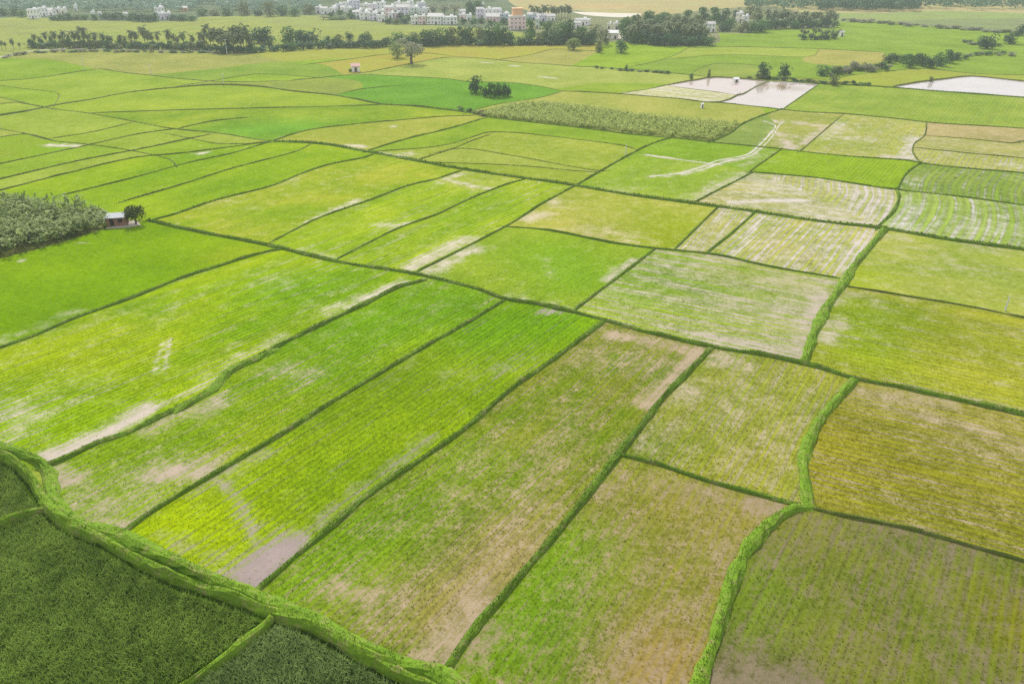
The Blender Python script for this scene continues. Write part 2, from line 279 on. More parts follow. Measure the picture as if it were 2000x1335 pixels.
# each: (points, width m, height m, style)  style: g lush, d dull, '' no bank (colour boundary only), b big lush
LINES = [
 ([(-80,848),(0,873),(70,900),(95,930),(105,980),(150,1020),(235,1045),(320,1085),(450,1145),(500,1165),(560,1190),(650,1235),(775,1295),(850,1310),(870,1322),(930,1360),(1000,1400)],1.8,.6,'b'),
 ([(-80,866),(0,892),(40,914),(60,935),(78,962),(98,990),(125,1022),(200,1057),(280,1102),(360,1140),(440,1165),(530,1199),(600,1224),(675,1262),(775,1317),(820,1337),(900,1378)],1.3,1.1,'c'),
 ([(-100,1075),(0,1028),(50,1010),(103,992)],1.0,.85,'c'),
 ([(370,1335),(410,1308),(450,1280),(490,1245),(530,1214),(532,1196)],1.1,.85,'c'),
 ([(70,915),(85,912),(125,897),(190,865),(250,845),(310,815),(370,788)],1.2,.5,'g'),
 ([(335,803),(370,788),(415,760),(450,725),(500,700),(540,679)],1.9,.58,'b'),
 ([(498,701),(575,660),(700,600),(780,560),(832,546)],1.3,.55,'g'),
 ([(232,1047),(280,1010),(345,970),(410,930),(570,835),(625,800),(800,695),(930,620),(987,585)],.95,.42,'g'),
 ([(497,1155),(540,1118),(590,1075),(655,1020),(720,965),(820,897),(910,835),(1000,757),(1075,705),(1180,627)],1.05,.45,'g'),
 ([(860,1322),(880,1298),(915,1245),(1000,1145),(1125,995),(1200,895),(1240,845),(1300,770),(1350,720),(1392,678)],1.3,.5,'g'),
 ([(1203,887),(1280,905),(1370,935),(1450,957),(1555,985),(1582,990)],.8,.42,'g'),
 ([(1575,989),(1640,1005),(1700,1016),(1780,1033),(1880,1062),(2000,1095)],.65,.4,'d'),
 ([(1582,988),(1550,993),(1525,1005),(1480,1045),(1450,1090),(1425,1155),(1400,1235),(1380,1290),(1365,1335)],1.6,.6,'b'),
 ([(1578,992),(1574,940),(1569,905),(1578,870),(1602,822),(1632,785),(1669,739)],1.4,.55,'b'),
 ([(286,430),(320,438),(400,455),(480,470),(545,484),(600,498),(680,515),(750,525),(810,535),(925,562),(990,585),(1050,594),(1100,605),(1170,622),(1250,645),(1395,678),(1500,695),(1600,718),(1670,740),(1750,755),(1900,788),(2000,810)],1.35,.62,'g'),
 ([(0,679),(75,652),(150,620),(250,585),(350,545),(435,517),(530,490),(562,486)],1.2,.55,'g'),
 ([(525,475),(625,425),(725,390),(800,362),(850,350),(905,332)],.8,.42,'g'),
 ([(652,509),(780,445),(850,420),(925,385),(1000,357),(1035,348)],.8,.42,'g'),
 ([(808,534),(925,475),(1000,435),(1060,397),(1125,362),(1225,305),(1275,280),(1316,268)],.9,.5,'g'),
 ([(980,442),(1050,447),(1100,455),(1200,475),(1280,485),(1400,498),(1500,520),(1650,545)],.95,.48,'g'),
 ([(1118,608),(1175,565),(1235,520),(1282,484)],.9,.45,'g'),
 ([(1316,489),(1370,435),(1405,402)],.9,.45,'g'),
 ([(1376,497),(1435,450),(1478,411)],1.0,.48,'g'),
 ([(0,-0)],0,0,'skip'),
 ([(0,190),(100,212),(165,220),(260,237),(340,252),(425,260),(500,272),(530,276)],.9,.4,'d'),
 ([(528,276),(625,281),(710,295),(800,312),(900,330),(1000,345),(1120,362),(1225,380),(1350,397),(1450,410),(1600,432),(1720,446),(1850,468),(2000,488)],1.9,.7,'g'),
 ([(1730,445),(1695,485),(1670,515),(1645,555),(1615,600),(1590,655),(1570,711)],1.7,.6,'b'),
 ([(1645,558),(1750,575),(1900,600),(2000,621)],.7,.42,'d'),
 ([(1350,399),(1425,360),(1472,336)],.9,.45,'g'),
 ([(1464,336),(1600,348),(1675,360),(1755,371),(1850,381),(2000,401)],.9,.45,'g'),
 ([(1752,369),(1756,385),(1745,412),(1715,442),(1711,448)],1.3,.5,'g'),
 ([(1752,371),(1770,340),(1800,316)],.9,.45,'g'),
 ([(1460,338),(1528,290)],.8,.4,'d'),
 ([(935,222),(955,229),(1000,235),(1090,245),(1180,256),(1225,262),(1315,270),(1400,279),(1525,291),(1600,300),(1690,308),(1775,314),(1800,319),(1900,330),(2000,338)],.9,.45,'g'),
 ([(165,221),(205,220),(350,215),(475,212),(600,209),(735,205),(748,204)],.9,.45,'d'),
 ([(1380,200),(1405,201),(1500,211),(1575,219),(1640,222),(1750,232),(1810,239),(2000,251)],.9,.5,'g'),
 ([(1650,221),(1610,255),(1565,293),(1559,297)],.7,.35,'d'),
 ([(1810,237),(1805,265),(1785,282),(1784,300),(1799,320)],.8,.4,'d'),
 ([(1803,265),(1900,272),(1975,280),(2000,276)],.7,.4,'d'),
 ([(1783,288),(1900,300),(2000,309)],.6,.35,'d'),
 ([(1272,173),(1325,162),(1362,156),(1395,151),(1450,154),(1505,159)],1.3,.7,'d'),
 ([(1504,158),(1475,170),(1450,184),(1440,186),(1425,194),(1407,199),(1370,199)],1.4,.6,'d'),
 ([(1100,178),(1200,183),(1275,189),(1325,193),(1360,198),(1378,200)],1.0,.6,'d'),
 ([(1599,165),(1570,185),(1528,214)],.8,.4,'g'),
 ([(1500,158),(1550,160),(1600,164),(1675,167),(1750,172),(1850,180),(2000,191)],1.2,.7,'g'),
 ([(1308,168),(1360,175),(1400,180),(1440,186)],.5,.25,'d'),
 ([(1735,171),(1800,160),(1850,154),(1898,149),(2000,159)],1.2,.8,'d'),
 ([(1532,212),(1500,222),(1455,240),(1423,262),(1385,279)],.9,.6,'g'),
 # far left and centre
 ([(0,114),(50,103),(100,98),(175,97),(250,98),(350,101),(425,103)],.8,.3,''),
 ([(420,103),(520,102),(620,95),(750,92),(850,90),(950,88),(1050,85),(1150,85),(1230,82),(1300,90),(1390,87),(1405,62)],0,0,''),
 ([(0,158),(50,155),(100,149),(160,139),(197,135)],.9,.45,'d'),
 ([(193,134),(250,143),(290,147),(362,155),(447,160),(560,158)],.9,.45,'d'),
 ([(193,136),(120,120),(90,116),(0,113)],.5,.2,''),
 ([(0,226),(50,218),(100,207),(175,195),(250,181),(337,172),(425,166),(512,170),(575,179),(650,186),(700,195),(745,204),(800,207),(875,215),(937,223)],1.2,.75,'d'),
 ([(0,203),(32,200),(62,205),(102,213)],.8,.4,'d'),
 ([(0,167),(50,174),(110,181),(105,208)],.6,.3,'d'),
 ([(648,187),(700,175),(745,170),(790,166)],.6,.35,'d'),
 ([(330,172),(400,160),(447,153),(500,145),(600,150),(640,154)],.7,.35,'d'),
 ([(560,158),(675,147),(725,140),(800,125),(882,112),(970,117),(1012,122),(1075,126),(1125,130),(1157,131),(1225,136),(1300,142),(1362,148),(1395,152)],.9,.45,'d'),
 ([(690,146),(720,146),(800,150),(875,154),(915,160),(985,161),(1045,167),(1104,179)],.6,.3,'d'),
 ([(1104,177),(1050,192),(975,203),(912,220),(908,222)],.6,.3,'d'),
 ([(968,118),(1037,107),(1087,96),(1162,100),(1200,100)],.7,.35,'d'),
 ([(590,127),(690,115),(750,107),(830,104),(885,110)],.7,.35,'d'),
 ([(1215,134),(1240,129),(1300,115),(1340,96),(1352,88)],.7,.35,'d'),
 ([(1345,94),(1437,92),(1575,95),(1600,96),(1700,101),(1735,103)],.7,.4,'d'),
 ([(1280,118),(1420,107),(1575,111),(1600,97)],.5,.25,'d'),
 ([(1345,150),(1362,136),(1407,124),(1475,128),(1502,142),(1502,159)],.6,.3,'d'),
 ([(1085,174),(1160,163),(1300,164)],.5,.25,''),
 ([(1208,183),(1275,173)],.6,.3,'d'),
 ([(0,320),(165,285),(270,262),(347,251)],.8,.42,'d'),
 ([(0,350),(150,315),(280,290),(417,261)],.8,.42,'d'),
 ([(0,372),(125,340),(270,307),(350,300),(532,276)],.8,.42,'d'),
 ([(110,384),(250,350),(360,320),(450,300),(532,276)],.8,.42,'g'),
 ([(232,396),(350,362),(450,330),(580,295),(608,281)],.8,.42,'d'),
 ([(288,432),(330,422),(425,390),(525,365),(600,335),(650,320),(715,307),(733,299)],.9,.48,'g'),
 ([(0,268),(45,262),(105,275)],.7,.35,'d'),
 ([(98,271),(180,258),(262,238)],.7,.35,'d'),
 ([(0,252),(45,260),(105,275),(180,283),(260,295),(332,312),(345,326)],.7,.3,'d'),
 ([(345,252),(415,237),(487,229)],.8,.5,'d'),
 ([(487,229),(560,215),(640,210)],.3,.1,''),
 ([(320,260),(380,272),(430,281),(532,279)],.6,.25,'d'),
 ([(528,277),(600,255),(700,242),(780,235),(860,228),(945,225)],.7,.4,'d'),
 ([(713,296),(800,270),(875,252),(955,228)],.9,.5,'g'),
 ([(808,315),(880,292),(930,272),(960,262)],.6,.35,'d'),
 ([(720,297),(860,285),(925,267),(952,259),(1000,259),(1090,268),(1219,285),(1245,293)],.5,.3,'d'),
 ([(845,300),(900,290),(1000,304),(1165,333),(1182,333)],.5,.25,'d'),
 ([(830,317),(1000,323),(1165,336),(1182,334)],.5,.25,'d'),
 ([(1218,300),(1262,305),(1330,313),(1400,322),(1462,333)],.5,.2,''),
 ([(1482,206),(1500,226),(1513,243),(1504,262),(1480,288)],0,0,''),
 ([(843,350),(880,362),(955,380)],.4,.15,''),
 ([(288,147),(362,140),(430,133),(500,124),(590,118),(700,113)],.4,.2,''),
 ([(600,122),(635,127),(674,148)],.4,.2,''),
 ([(588,125),(520,112),(500,102)],.4,.2,''),
 ([(772,108),(776,91)],.4,.2,''),
 ([(1105,131),(1117,127),(1150,110),(1168,100),(1166,84)],.4,.2,''),
 ([(702,178),(708,163),(690,156),(638,152)],.4,.2,''),
 ([(1062,32),(1000,8),(985,-45)],0,0,''),
 # sugarcane plots, colour borders
 ([(0,505),(90,482),(215,445),(290,430)],.7,.3,''),
 ([(0,399),(60,402),(160,408),(215,424),(290,432)],.7,.3,''),
 ([(915,222),(1000,204),(1060,200),(1150,209),(1240,223),(1330,232),(1442,240),(1460,241)],.5,.3,''),
 # borders under the far trees
 ([(0,36),(45,33),(150,40),(380,40),(395,33),(640,31),(690,39),(800,48),(900,52),(1000,62),(1150,82),(1154,86)],0,0,''),
 ([(1000,62),(1060,30),(1120,20),(1215,34),(1400,18),(1500,10),(1560,-10)],0,0,''),
 ([(1400,64),(1450,66),(1500,57),(1620,55),(1645,44),(1740,46),(1825,53),(1900,60),(2000,64)],0,0,''),
 ([(1585,100),(1575,122),(1640,128),(1722,122),(1726,100)],0,0,''),
 ([(1502,156),(1560,153),(1620,156),(1660,148),(1725,140),(1812,135),(1900,144),(2000,147)],.6,.3,'d'),
 ([(1640,45),(1600,36),(1560,24),(1500,10)],0,0,''),
 ([(1700,44),(1850,38),(2000,36)],0,0,''),
 ([(1560,24),(1700,26),(1850,22),(2000,26)],0,0,''),
 ([(400,34),(560,50),(700,62),(850,60),(1000,62)],0,0,''),
 ([(0,72),(200,55),(420,50),(560,50)],0,0,''),
]
LINES = [l for l in LINES if l[3] != 'skip']
XL, XR, YB, YT = -330, 2330, 1520, -35
def extend(pts):
    pts = list(pts)
    def ext(p, q):                                            # continue q->p until the margin
        dx, dy = p[0]-q[0], p[1]-q[1]; ts = []
        if p[0] <= 8 and dx < 0: ts.append((XL-10-p[0])/dx)
        if p[0] >= 1992 and dx > 0: ts.append((XR+10-p[0])/dx)
        if p[1] >= 1330 and dy > 0: ts.append((YB+10-p[1])/dy)
        if not ts: return None
        t = min(ts); y = p[1]+dy*t
        return (p[0]+dx*t, max(y, YT+6))
    a = ext(pts[0], pts[1]); b = ext(pts[-1], pts[-2])
    if a: pts.insert(0, a)
    if b: pts.append(b)
    return pts
def smooth(P, step):
    """Catmull-Rom through world points, resampled"""
    P = [np.asarray(p[:2], float) for p in P]
    if len(P) == 2:
        n = max(2, int(np.linalg.norm(P[1]-P[0])/step)); return np.array([P[0]+(P[1]-P[0])*i/n for i in range(n+1)])
    Q = [2*P[0]-P[1]] + P + [2*P[-1]-P[-2]]; out = []
    for i in range(1, len(Q)-2):
        a, b, c, d = Q[i-1:i+3]; k = np.linalg.norm(c-b)
        n = max(1, int(k/step))
        ta, tb = (np.linalg.norm(b-a)**.5+1e-6), (k**.5+1e-6); tcc = (np.linalg.norm(d-c)**.5+1e-6)
        m1 = (c-b) + tb*((b-a)/ta - (c-a)/(ta+tb)); m2 = (c-b) + tb*((d-c)/tcc - (d-b)/(tb+tcc))
        for j in range(n):
            t = j/n; t2, t3 = t*t, t*t*t
            out.append((2*t3-3*t2+1)*b + (t3-2*t2+t)*m1 + (-2*t3+3*t2)*c + (t3-t2)*m2)
    out.append(P[-1]); return np.array(out)

curves = []
for pts, bw, bh, sty in LINES:
    e = extend(pts); W = [G(*p) for p in e]
    d = np.mean([np.linalg.norm(q[:2]) for q in W])
    curves.append(smooth(W, 1.2 if d < 160 else 2.5 if d < 320 else 6))

# --- planar faces between the lines
V2, E2 = [], []
def addpoly(P, closed=False):
    n = len(V2); V2.extend([Vector((float(p[0]), float(p[1]))) for p in P])
    E2.extend([(n+i, n+i+1) for i in range(len(P)-1)])
    if closed: E2.append((n+len(P)-1, n))
addpoly([G(XL,YB), G(XR,YB), G(XR,YT), G(XL,YT)], True)
OUT = [G(XL,YB), G(XR,YB), G(XR,YT), G(XL,YT)]
def overshoot(Cv):                                            # let the border lines cross, so that the fields close
    a, b = Cv[0]-Cv[1], Cv[-1]-Cv[-2]
    k = lambda p: max(1.5, np.linalg.norm(p)*.012)
    return np.vstack([Cv[0]+a/np.linalg.norm(a)*k(Cv[0]), Cv, Cv[-1]+b/np.linalg.norm(b)*k(Cv[-1])])
for Cv in curves: addpoly(overshoot(Cv))
ov, oe, of, _, oeo, _ = delaunay_2d_cdt(V2, E2, [], 0, 1e-3)
cons = {tuple(sorted(oe[i])) for i in range(len(oe)) if oeo[i]}
edge_f = {}
for fi, f in enumerate(of):
    for i in range(3): edge_f.setdefault(tuple(sorted((f[i], f[(i+1) % 3]))), []).append(fi)
region = [-1]*len(of); nreg = 0
for s in range(len(of)):
    if region[s] >= 0: continue
    st = [s]; region[s] = nreg
    while st:
        k = st.pop(); f = of[k]
        for i in range(3):
            e = tuple(sorted((f[i], f[(i+1) % 3])))
            if e in cons: continue
            for j in edge_f[e]:
                if region[j] < 0: region[j] = nreg; st.append(j)
    nreg += 1
TV = np.array([(v.x, v.y) for v in ov]); TF = np.array(of); RG = np.array(region)
cen = TV[TF].mean(1)
A_ = np.abs(np.cross(TV[TF[:,1]]-TV[TF[:,0]], TV[TF[:,2]]-TV[TF[:,0]]))/2
def region_at(px):
    p = G(*px)[:2]
    a, b, c = TV[TF[:,0]], TV[TF[:,1]], TV[TF[:,2]]
    s1 = np.cross(b-a, p-a); s2 = np.cross(c-b, p-b); s3 = np.cross(a-c, p-c)
    k = np.where(((s1 >= 0) & (s2 >= 0) & (s3 >= 0)) | ((s1 <= 0) & (s2 <= 0) & (s3 <= 0)))[0]
    return int(RG[k[0]]) if len(k) else -1

# ------------------------------------------------------------------ what grows in each field (seed pixel -> look)
MUD, PINK, BROWN, LAV, PALE = (214,203,182), (206,186,166), (176,150,110), (172,156,148), (226,218,204)
def S(a, b, mud=.0, mc=MUD, row=.35, sp=.9, dir=1, spk=.25, strokes=(), tints=(), kind='field'):
    return dict(a=a, b=b, mud=mud, mc=mc, row=row, sp=sp, dir=dir, spk=spk, strokes=strokes, tints=tints, kind=kind)
FIELDS = {  # far fields are coloured paler and bluer, with some distance haze mixed in
 (250,510): S((132,178,4),(148,186,10),-.12,row=.08,sp=1.2,dir=[(0,679),(530,490)],spk=.12,
     strokes=[([(0,668),(60,642),(150,605)],2.2,.5),([(45,508),(40,510)],.9,.9),([(150,475),(165,474)],.8,.9),([(60,655),(140,620)],3.5,.2),([(360,495),(340,490)],2.2,.25)],
     tints=[([(0,600),(200,560)],16,(122,170,6),.6),([(480,490),(440,500)],5,(170,190,40),.5)]),
 (350,670): S((138,186,8),(172,198,16),.06,row=.6,sp=1.15,dir=[(0,679),(530,490)],spk=.3,
     strokes=[([(85,893),(130,880),(190,855),(240,828),(285,800)],2.0,1.0),([(290,800),(400,750),(470,690)],1.1,.45),([(700,585),(790,552)],1.6,.75),([(640,610),(700,588)],1.8,.45),([(10,850),(55,820),(20,800)],3.5,.55),([(130,770),(180,740)],4,.25),([(320,730),(332,660)],.35,.75),([(300,730),(318,665)],.35,.6),([(300,610),(330,600)],3,.22),([(500,540),(560,560)],3,.22),([(380,742),(560,660)],1.8,.4)],
     tints=[([(560,565),(640,560)],11,(122,174,14),.8),([(80,800),(160,830),(200,860)],7,(150,192,6),.7),([(0,700),(200,690)],8,(178,200,14),.5)]),
 (500,830): S((126,176,14),(158,186,24),.12,mc=(196,178,152),row=.5,sp=1.1,dir=[(240,1045),(985,588)],spk=.5,
     strokes=[([(105,930),(130,935)],2.2,.75),([(170,960),(200,975)],4.0,.42),([(300,925),(400,915)],2.6,.7),([(190,1010),(250,1000),(290,985)],3,.5),([(420,785),(400,800)],2.2,.65),([(540,720),(600,735)],3,.42),([(430,780),(350,810),(280,850)],1.3,.5),([(200,985),(230,1025)],2.4,.5)],
     tints=[([(700,640),(880,590)],11,(116,172,8),.8),([(240,960),(300,1000),(200,920)],5,(140,178,12),.7)]),
 (700,850): S((132,174,10),(156,188,16),.04,mc=LAV,row=.5,sp=1.1,dir=[(500,1150),(1180,628)],spk=.3,
     strokes=[([(480,1135),(520,1092),(560,1072)],2.5,1.2),([(520,1120),(585,1065)],1.7,1.0),([(420,935),(460,965),(480,1010),(500,1060)],1.0,.55),([(400,950),(440,925),(520,880)],1.5,.5),([(560,1070),(700,960),(850,850)],1.2,.4),([(330,1050),(420,1090)],1.6,.35),([(700,720),(850,640)],2.2,.35),([(900,740),(1040,700)],3.2,.32),([(1060,608),(1090,608)],1.4,.65)],
     tints=[([(340,1020),(420,1060)],6,(172,200,6),.9),([(950,640),(1080,625)],9,(112,174,8),.7)]),
 (850,1010): S((122,156,24),(152,158,48),.22,mc=(188,168,128),row=.5,sp=1.0,dir=[(500,1150),(1180,628)],spk=.75,
     strokes=[([(660,1150),(720,1165)],2.8,.45),([(690,1180),(780,1200)],3,.3),([(850,1285),(900,1230),(950,1150)],2.3,.6),([(900,1180),(980,1080),(1090,960)],3.2,.3),([(1200,655),(1280,670),(1360,685)],2.0,.6),([(1370,690),(1320,740),(1260,790)],1.7,.8),([(1180,700),(1280,710)],4,.38),([(850,1010),(980,870),(1100,760)],4,.15),([(1040,900),(1120,840)],4.5,.25),([(860,1300),(900,1255)],1.8,.8),([(1000,1010),(1090,900)],3.5,.35)],
     tints=[([(600,1090),(560,1150),(700,1040)],5,(122,168,20),.7),([(740,1060),(900,900)],7,(124,168,20),.6),([(900,1180),(1000,1080)],5,(180,158,100),.6)]),
 (1450,800): S((138,164,42),(168,174,64),.24,mc=(204,190,158),row=.5,sp=1.0,dir=[(1212,890),(1390,680)],spk=.6,
     strokes=[([(1400,700),(1430,710)],2.4,.5),([(1340,770),(1360,760)],2.5,.35),([(1480,900),(1520,860)],6,.2),([(1420,800),(1460,760)],4,.22),([(1250,870),(1300,830)],1.4,.2)],
     tints=[([(1500,900),(1380,950)],5,(160,166,46),.7),([(1600,730),(1640,740)],5,(168,176,52),.7)]),
 (1250,1150): S((122,158,28),(156,154,58),.26,mc=(176,156,116),row=.35,sp=1.0,dir=[(880,1298),(1200,895)],spk=.95,
     strokes=[([(1480,985),(1520,995)],2.4,.6),([(1290,950),(1400,970)],2.6,.35),([(1300,1280),(1250,1300)],5,.4),([(1250,1050),(1300,1150),(1290,1300)],6,.2),([(1180,960),(1210,930)],2,.35),([(930,1260),(960,1230)],1.6,.5),([(1420,1020),(1350,1150)],5,.2)],
     tints=[([(1100,1060),(1000,1200),(920,1300)],4,(130,176,12),.8),([(1180,1080),(1100,1250)],6,(104,156,28),.7),([(1270,930),(1240,920)],4,(150,170,40),.6),([(1300,1280),(1280,1320)],5,(178,150,78),.8),([(1340,1100),(1300,1000),(1420,1080)],9,(164,158,62),.6)]),
 (1700,1200): S((114,138,36),(140,148,54),.3,mc=(138,126,88),row=.4,sp=1.2,dir=[(1480,1335),(1620,1040)],spk=1.0,
     strokes=[([(1640,1030),(1760,1050),(1900,1090)],3.5,.28),([(1800,1130),(2000,1180)],6,.18),([(1420,1310),(1480,1310)],3.2,.45),([(1560,1040),(1500,1070)],3,.25),([(1800,1250),(1960,1300)],7,.2),([(1400,1325),(1560,1325)],2,.6)],
     tints=[([(1470,1150),(1440,1240)],5,(118,150,34),.7),([(1990,1200),(2010,1240)],4,(160,160,30),.6),([(1500,1330),(1420,1320)],4,(104,104,60),.8)]),
 (1800,950): S((144,152,36),(166,166,62),.2,mc=(196,180,140),row=.75,sp=1.3,dir=[(1670,745),(1900,792),(2000,814),(2200,860)],spk=.7,
     strokes=[([(1690,770),(1780,800),(1950,840)],3.2,.38),([(1720,760),(1850,790)],1.6,.45),([(1850,880),(2000,900)],4,.3),([(1760,1010),(1640,960)],4,.1)],
     tints=[([(1620,930),(1620,850)],5,(156,156,18),.6),([(1900,930),(1800,920)],8,(160,160,42),.5)]),
 (1840,680): S((146,172,30),(172,178,52),.14,row=.5,sp=1.4,dir=2,spk=.5,
     strokes=[([(1610,660),(1630,630)],2.6,.5),([(1625,590),(1640,580)],1.8,.55),([(1660,580),(1700,590)],3,.3),([(1930,790),(1990,800)],4,.2)],
     tints=[([(1700,680),(1690,620)],8,(140,174,16),.8),([(1950,740),(1990,760)],12,(170,178,46),.7)]),
 (1840,520): S((164,190,66),(184,194,84),.16,row=.3,sp=1.3,dir=2,spk=.4,
     strokes=[([(1760,465),(1740,460)],3,.45),([(1790,500),(1850,510)],8,.15),([(1950,490),(1900,480)],3,.35)],
     tints=[([(1680,535),(1660,550)],6,(166,190,40),.8)]),
 (1400,590): S((136,174,40),(162,180,66),.35,mc=(206,194,172),row=.75,sp=1.5,dir=2,spk=.55,
     strokes=[([(1440,600),(1480,620)],6,.25),([(1520,550),(1600,560)],4,.35),([(1500,620),(1540,600)],4,.35),([(1370,510),(1400,505)],3,.4),([(1600,580),(1560,690)],2.2,.45),([(1380,655),(1540,690)],3,.45),([(1560,600),(1540,660)],5,.25)],
     tints=[([(1170,600),(1300,620)],8,(150,180,46),.6),([(1230,560),(1290,520)],8,(138,180,36),.6)]),
 (1060,520): S((140,182,32),(162,190,50),.06,row=.25,sp=1.2,dir=1,spk=.35,
     strokes=[([(830,538),(880,505),(920,487)],2.6,.6),([(900,482),(930,485)],2.2,.6),([(1190,545),(1240,510)],2,.6),([(1110,600),(1000,580)],2,.3),([(1080,545),(1060,500)],1.5,.2)],
     tints=[([(1080,500),(1130,540)],9,(128,182,24),.6)]),
 (1150,430): S((164,190,52),(186,194,78),.16,mc=(220,204,166),row=.2,sp=1.3,dir=2,spk=.3,
     strokes=[([(1060,420),(1030,425)],2.6,.65),([(1140,450),(1230,465)],4,.35),([(1075,392),(1090,398)],3,.45)],
     tints=[([(1290,470),(1310,440)],7,(168,192,28),.8),([(1110,430),(1130,460)],9,(194,188,92),.35)]),
 (1385,460): S((168,184,80),(186,184,96),.42,mc=PALE,row=.6,sp=1.2,dir=[(1330,488),(1405,405)],spk=.5),
 (1540,480): S((160,182,70),(184,186,92),.36,mc=PALE,row=.85,sp=1.6,dir=[(1376,497),(1475,414)],spk=.5,
     strokes=[([(1650,520),(1690,460)],3,.4),([(1440,460),(1480,430)],4,.2)]),
 (1560,390): S((166,184,86),(188,188,110),.31,mc=(228,220,208),row=.75,sp=1.9,dir=[(1752,371),(1757,385),(1745,412),(1712,447),(1640,436),(1450,410)],spk=.45,
     strokes=[([(1680,370),(1730,400),(1700,430)],9,.3),([(1480,370),(1540,370)],5,.35),([(1430,395),(1560,390)],1.0,.8),([(1600,420),(1640,410)],4,.3),([(1560,400),(1620,425)],4,.3)]),
 (1900,430): S((146,180,66),(166,188,92),.22,mc=(226,224,210),row=.7,sp=2.2,dir=[(1757,371),(1760,385),(1748,412),(1716,447)],spk=.4,
     strokes=[([(1765,390),(1750,430),(1790,450)],4,.35),([(1950,488),(2000,492)],3,.6),([(1860,440),(1960,450)],8,.2)]),
 (1890,355): S((128,162,56),(148,172,72),.12,mc=(216,216,196),row=.6,sp=2.0,dir=[(1757,371),(1772,340),(1800,318)],spk=.4,
     strokes=[([(1780,350),(1770,365)],3,.35)]),
 (1620,325): S((144,186,30),(158,192,40),-.04,row=.35,sp=1.3,dir=1,spk=.25,strokes=[([(1500,320),(1520,310)],3,.3)]),
 (1370,345): S((150,190,44),(166,194,64),.08,row=.3,sp=1.3,dir=1,spk=.3,
     strokes=[([(1350,392),(1400,365),(1450,340)],2.4,.5),([(1265,345),(1330,338),(1370,325),(1400,316)],1.0,.6),([(1300,345),(1360,336),(1405,318)],.8,.5),([(1200,370),(1240,370)],4,.25)]),
 (1400,300): S((136,180,34),(150,186,50),.03,row=.3,sp=1.3,dir=2,spk=.3,
     strokes=[([(1398,320),(1460,305),(1482,290)],1.3,.6),([(1370,330),(1430,308)],1.2,.5),([(1450,325),(1500,298)],3,.4),([(1262,302),(1330,313),(1400,322)],.8,1.2)]),
 (1445,262): S((142,172,76),(156,178,86),.04,row=.15,sp=1.3,dir=1,spk=.25,
     strokes=[([(1440,316),(1482,285),(1505,262),(1515,243),(1490,237)],1.0,.55),([(1470,302),(1500,275),(1522,245)],1.0,.5),([(1445,320),(1470,300)],1.5,.6),([(1535,262),(1545,290)],2,.5)]),
 (1600,240): S((166,184,76),(182,186,92),.12,mc=(226,206,196),row=.3,sp=1.3,dir=1,spk=.35,
     strokes=[([(1510,260),(1540,265)],4,.55),([(1530,275),(1545,290)],2.4,.6),([(1560,240),(1620,248)],3,.6),([(1480,232),(1520,238)],2.6,.6),([(1570,280),(1610,250)],2,.5)]),
 (1700,270): S((168,188,72),(186,190,96),.2,mc=PALE,row=.4,sp=1.5,dir=1,spk=.35,
     strokes=[([(1640,240),(1610,270)],3,.4),([(1790,270),(1775,310)],2.8,.6),([(1740,306),(1780,310)],2.2,.7),([(1650,270),(1690,272)],4,.35)]),
 (1900,257): S((182,180,104),(194,182,120),.28,mc=(214,190,150),row=.3,sp=1.5,dir=2,spk=.35),
 (1890,284): S((176,186,92),(190,188,110),.22,mc=PALE,row=.4,sp=1.6,dir=2,spk=.35),
 (1900,315): S((176,188,84),(188,192,104),.22,mc=PALE,row=.6,sp=1.6,dir=1,spk=.35,strokes=[([(1970,320),(2000,325)],3,.5)]),
 (1760,205): S((146,182,60),(166,188,74),.02,row=.25,sp=1.6,dir=1,spk=.2),
 (1430,168): S((232,217,204),(232,217,204),kind='water'),  # pale silty base, whitened to carry the sky's reflection
 (1510,185): S((230,219,208),(230,219,208),kind='water',tints=[([(1515,168),(1545,172)],5,(176,150,96),.8)]),  # whitened for the sky; tan tint paints a brownish reflection on the water
 (1900,170): S((234,228,222),(234,228,222),kind='water'),  # base colour whitened likewise for the mirrored sky
 (1350,185): S((186,196,110),(196,200,130),.42,mc=(238,230,216),row=1.0,sp=3.2,dir=[(1308,168),(1437,185)],spk=.3),
 (1300,205): S((172,190,80),(186,190,94),.06,row=.15,sp=1.4,dir=2,spk=.25),
 (860,185): S((114,172,46),(126,178,56),-.15,row=.06,spk=.1,dir=1),
 (1200,230): S((120,140,60),(150,165,80),.12,row=.2,spk=.4,dir=2,kind='cane'),
 (60,430): S((96,110,50),(120,130,60),.15,mc=BROWN,row=.2,spk=.4,dir=1,kind='cane'),
 (560,250): S((132,176,40),(168,190,54),-.02,row=.1,spk=.2,strokes=[([(560,268),(590,262)],2.4,.7)],tints=[([(490,256),(570,250)],15,(116,176,50),.85)]),
 (430,340): S((140,186,24),(160,192,32),-.02,row=.3,sp=1.3,dir=1),
 (620,400): S((152,190,30),(182,194,56),.06,row=.4,sp=1.3,dir=1,spk=.3,
     strokes=[([(600,435),(700,390),(650,412)],1.6,.5),([(560,360),(580,350)],2.4,.3),([(440,385),(480,400)],5,.15)]),
 (740,430): S((150,192,24),(172,198,38),.05,row=.6,sp=1.4,dir=1,spk=.3,strokes=[([(755,440),(790,440)],3,.6),([(640,500),(600,490)],2.2,.4),([(690,400),(720,410)],2,.2),([(880,350),(860,355)],2.4,.55)]),
 (900,430): S((150,192,26),(170,196,42),.08,row=.6,sp=1.4,dir=1,spk=.3,strokes=[([(800,520),(850,495),(910,465)],2,.7),([(870,480),(900,470)],3,.6)]),
 (950,353): S((162,192,52),(178,196,72),.12,row=.4,sp=1.6,dir=1,spk=.3,strokes=[([(870,350),(910,360),(960,370)],1.0,.7),([(880,345),(900,340)],2,.5)]),
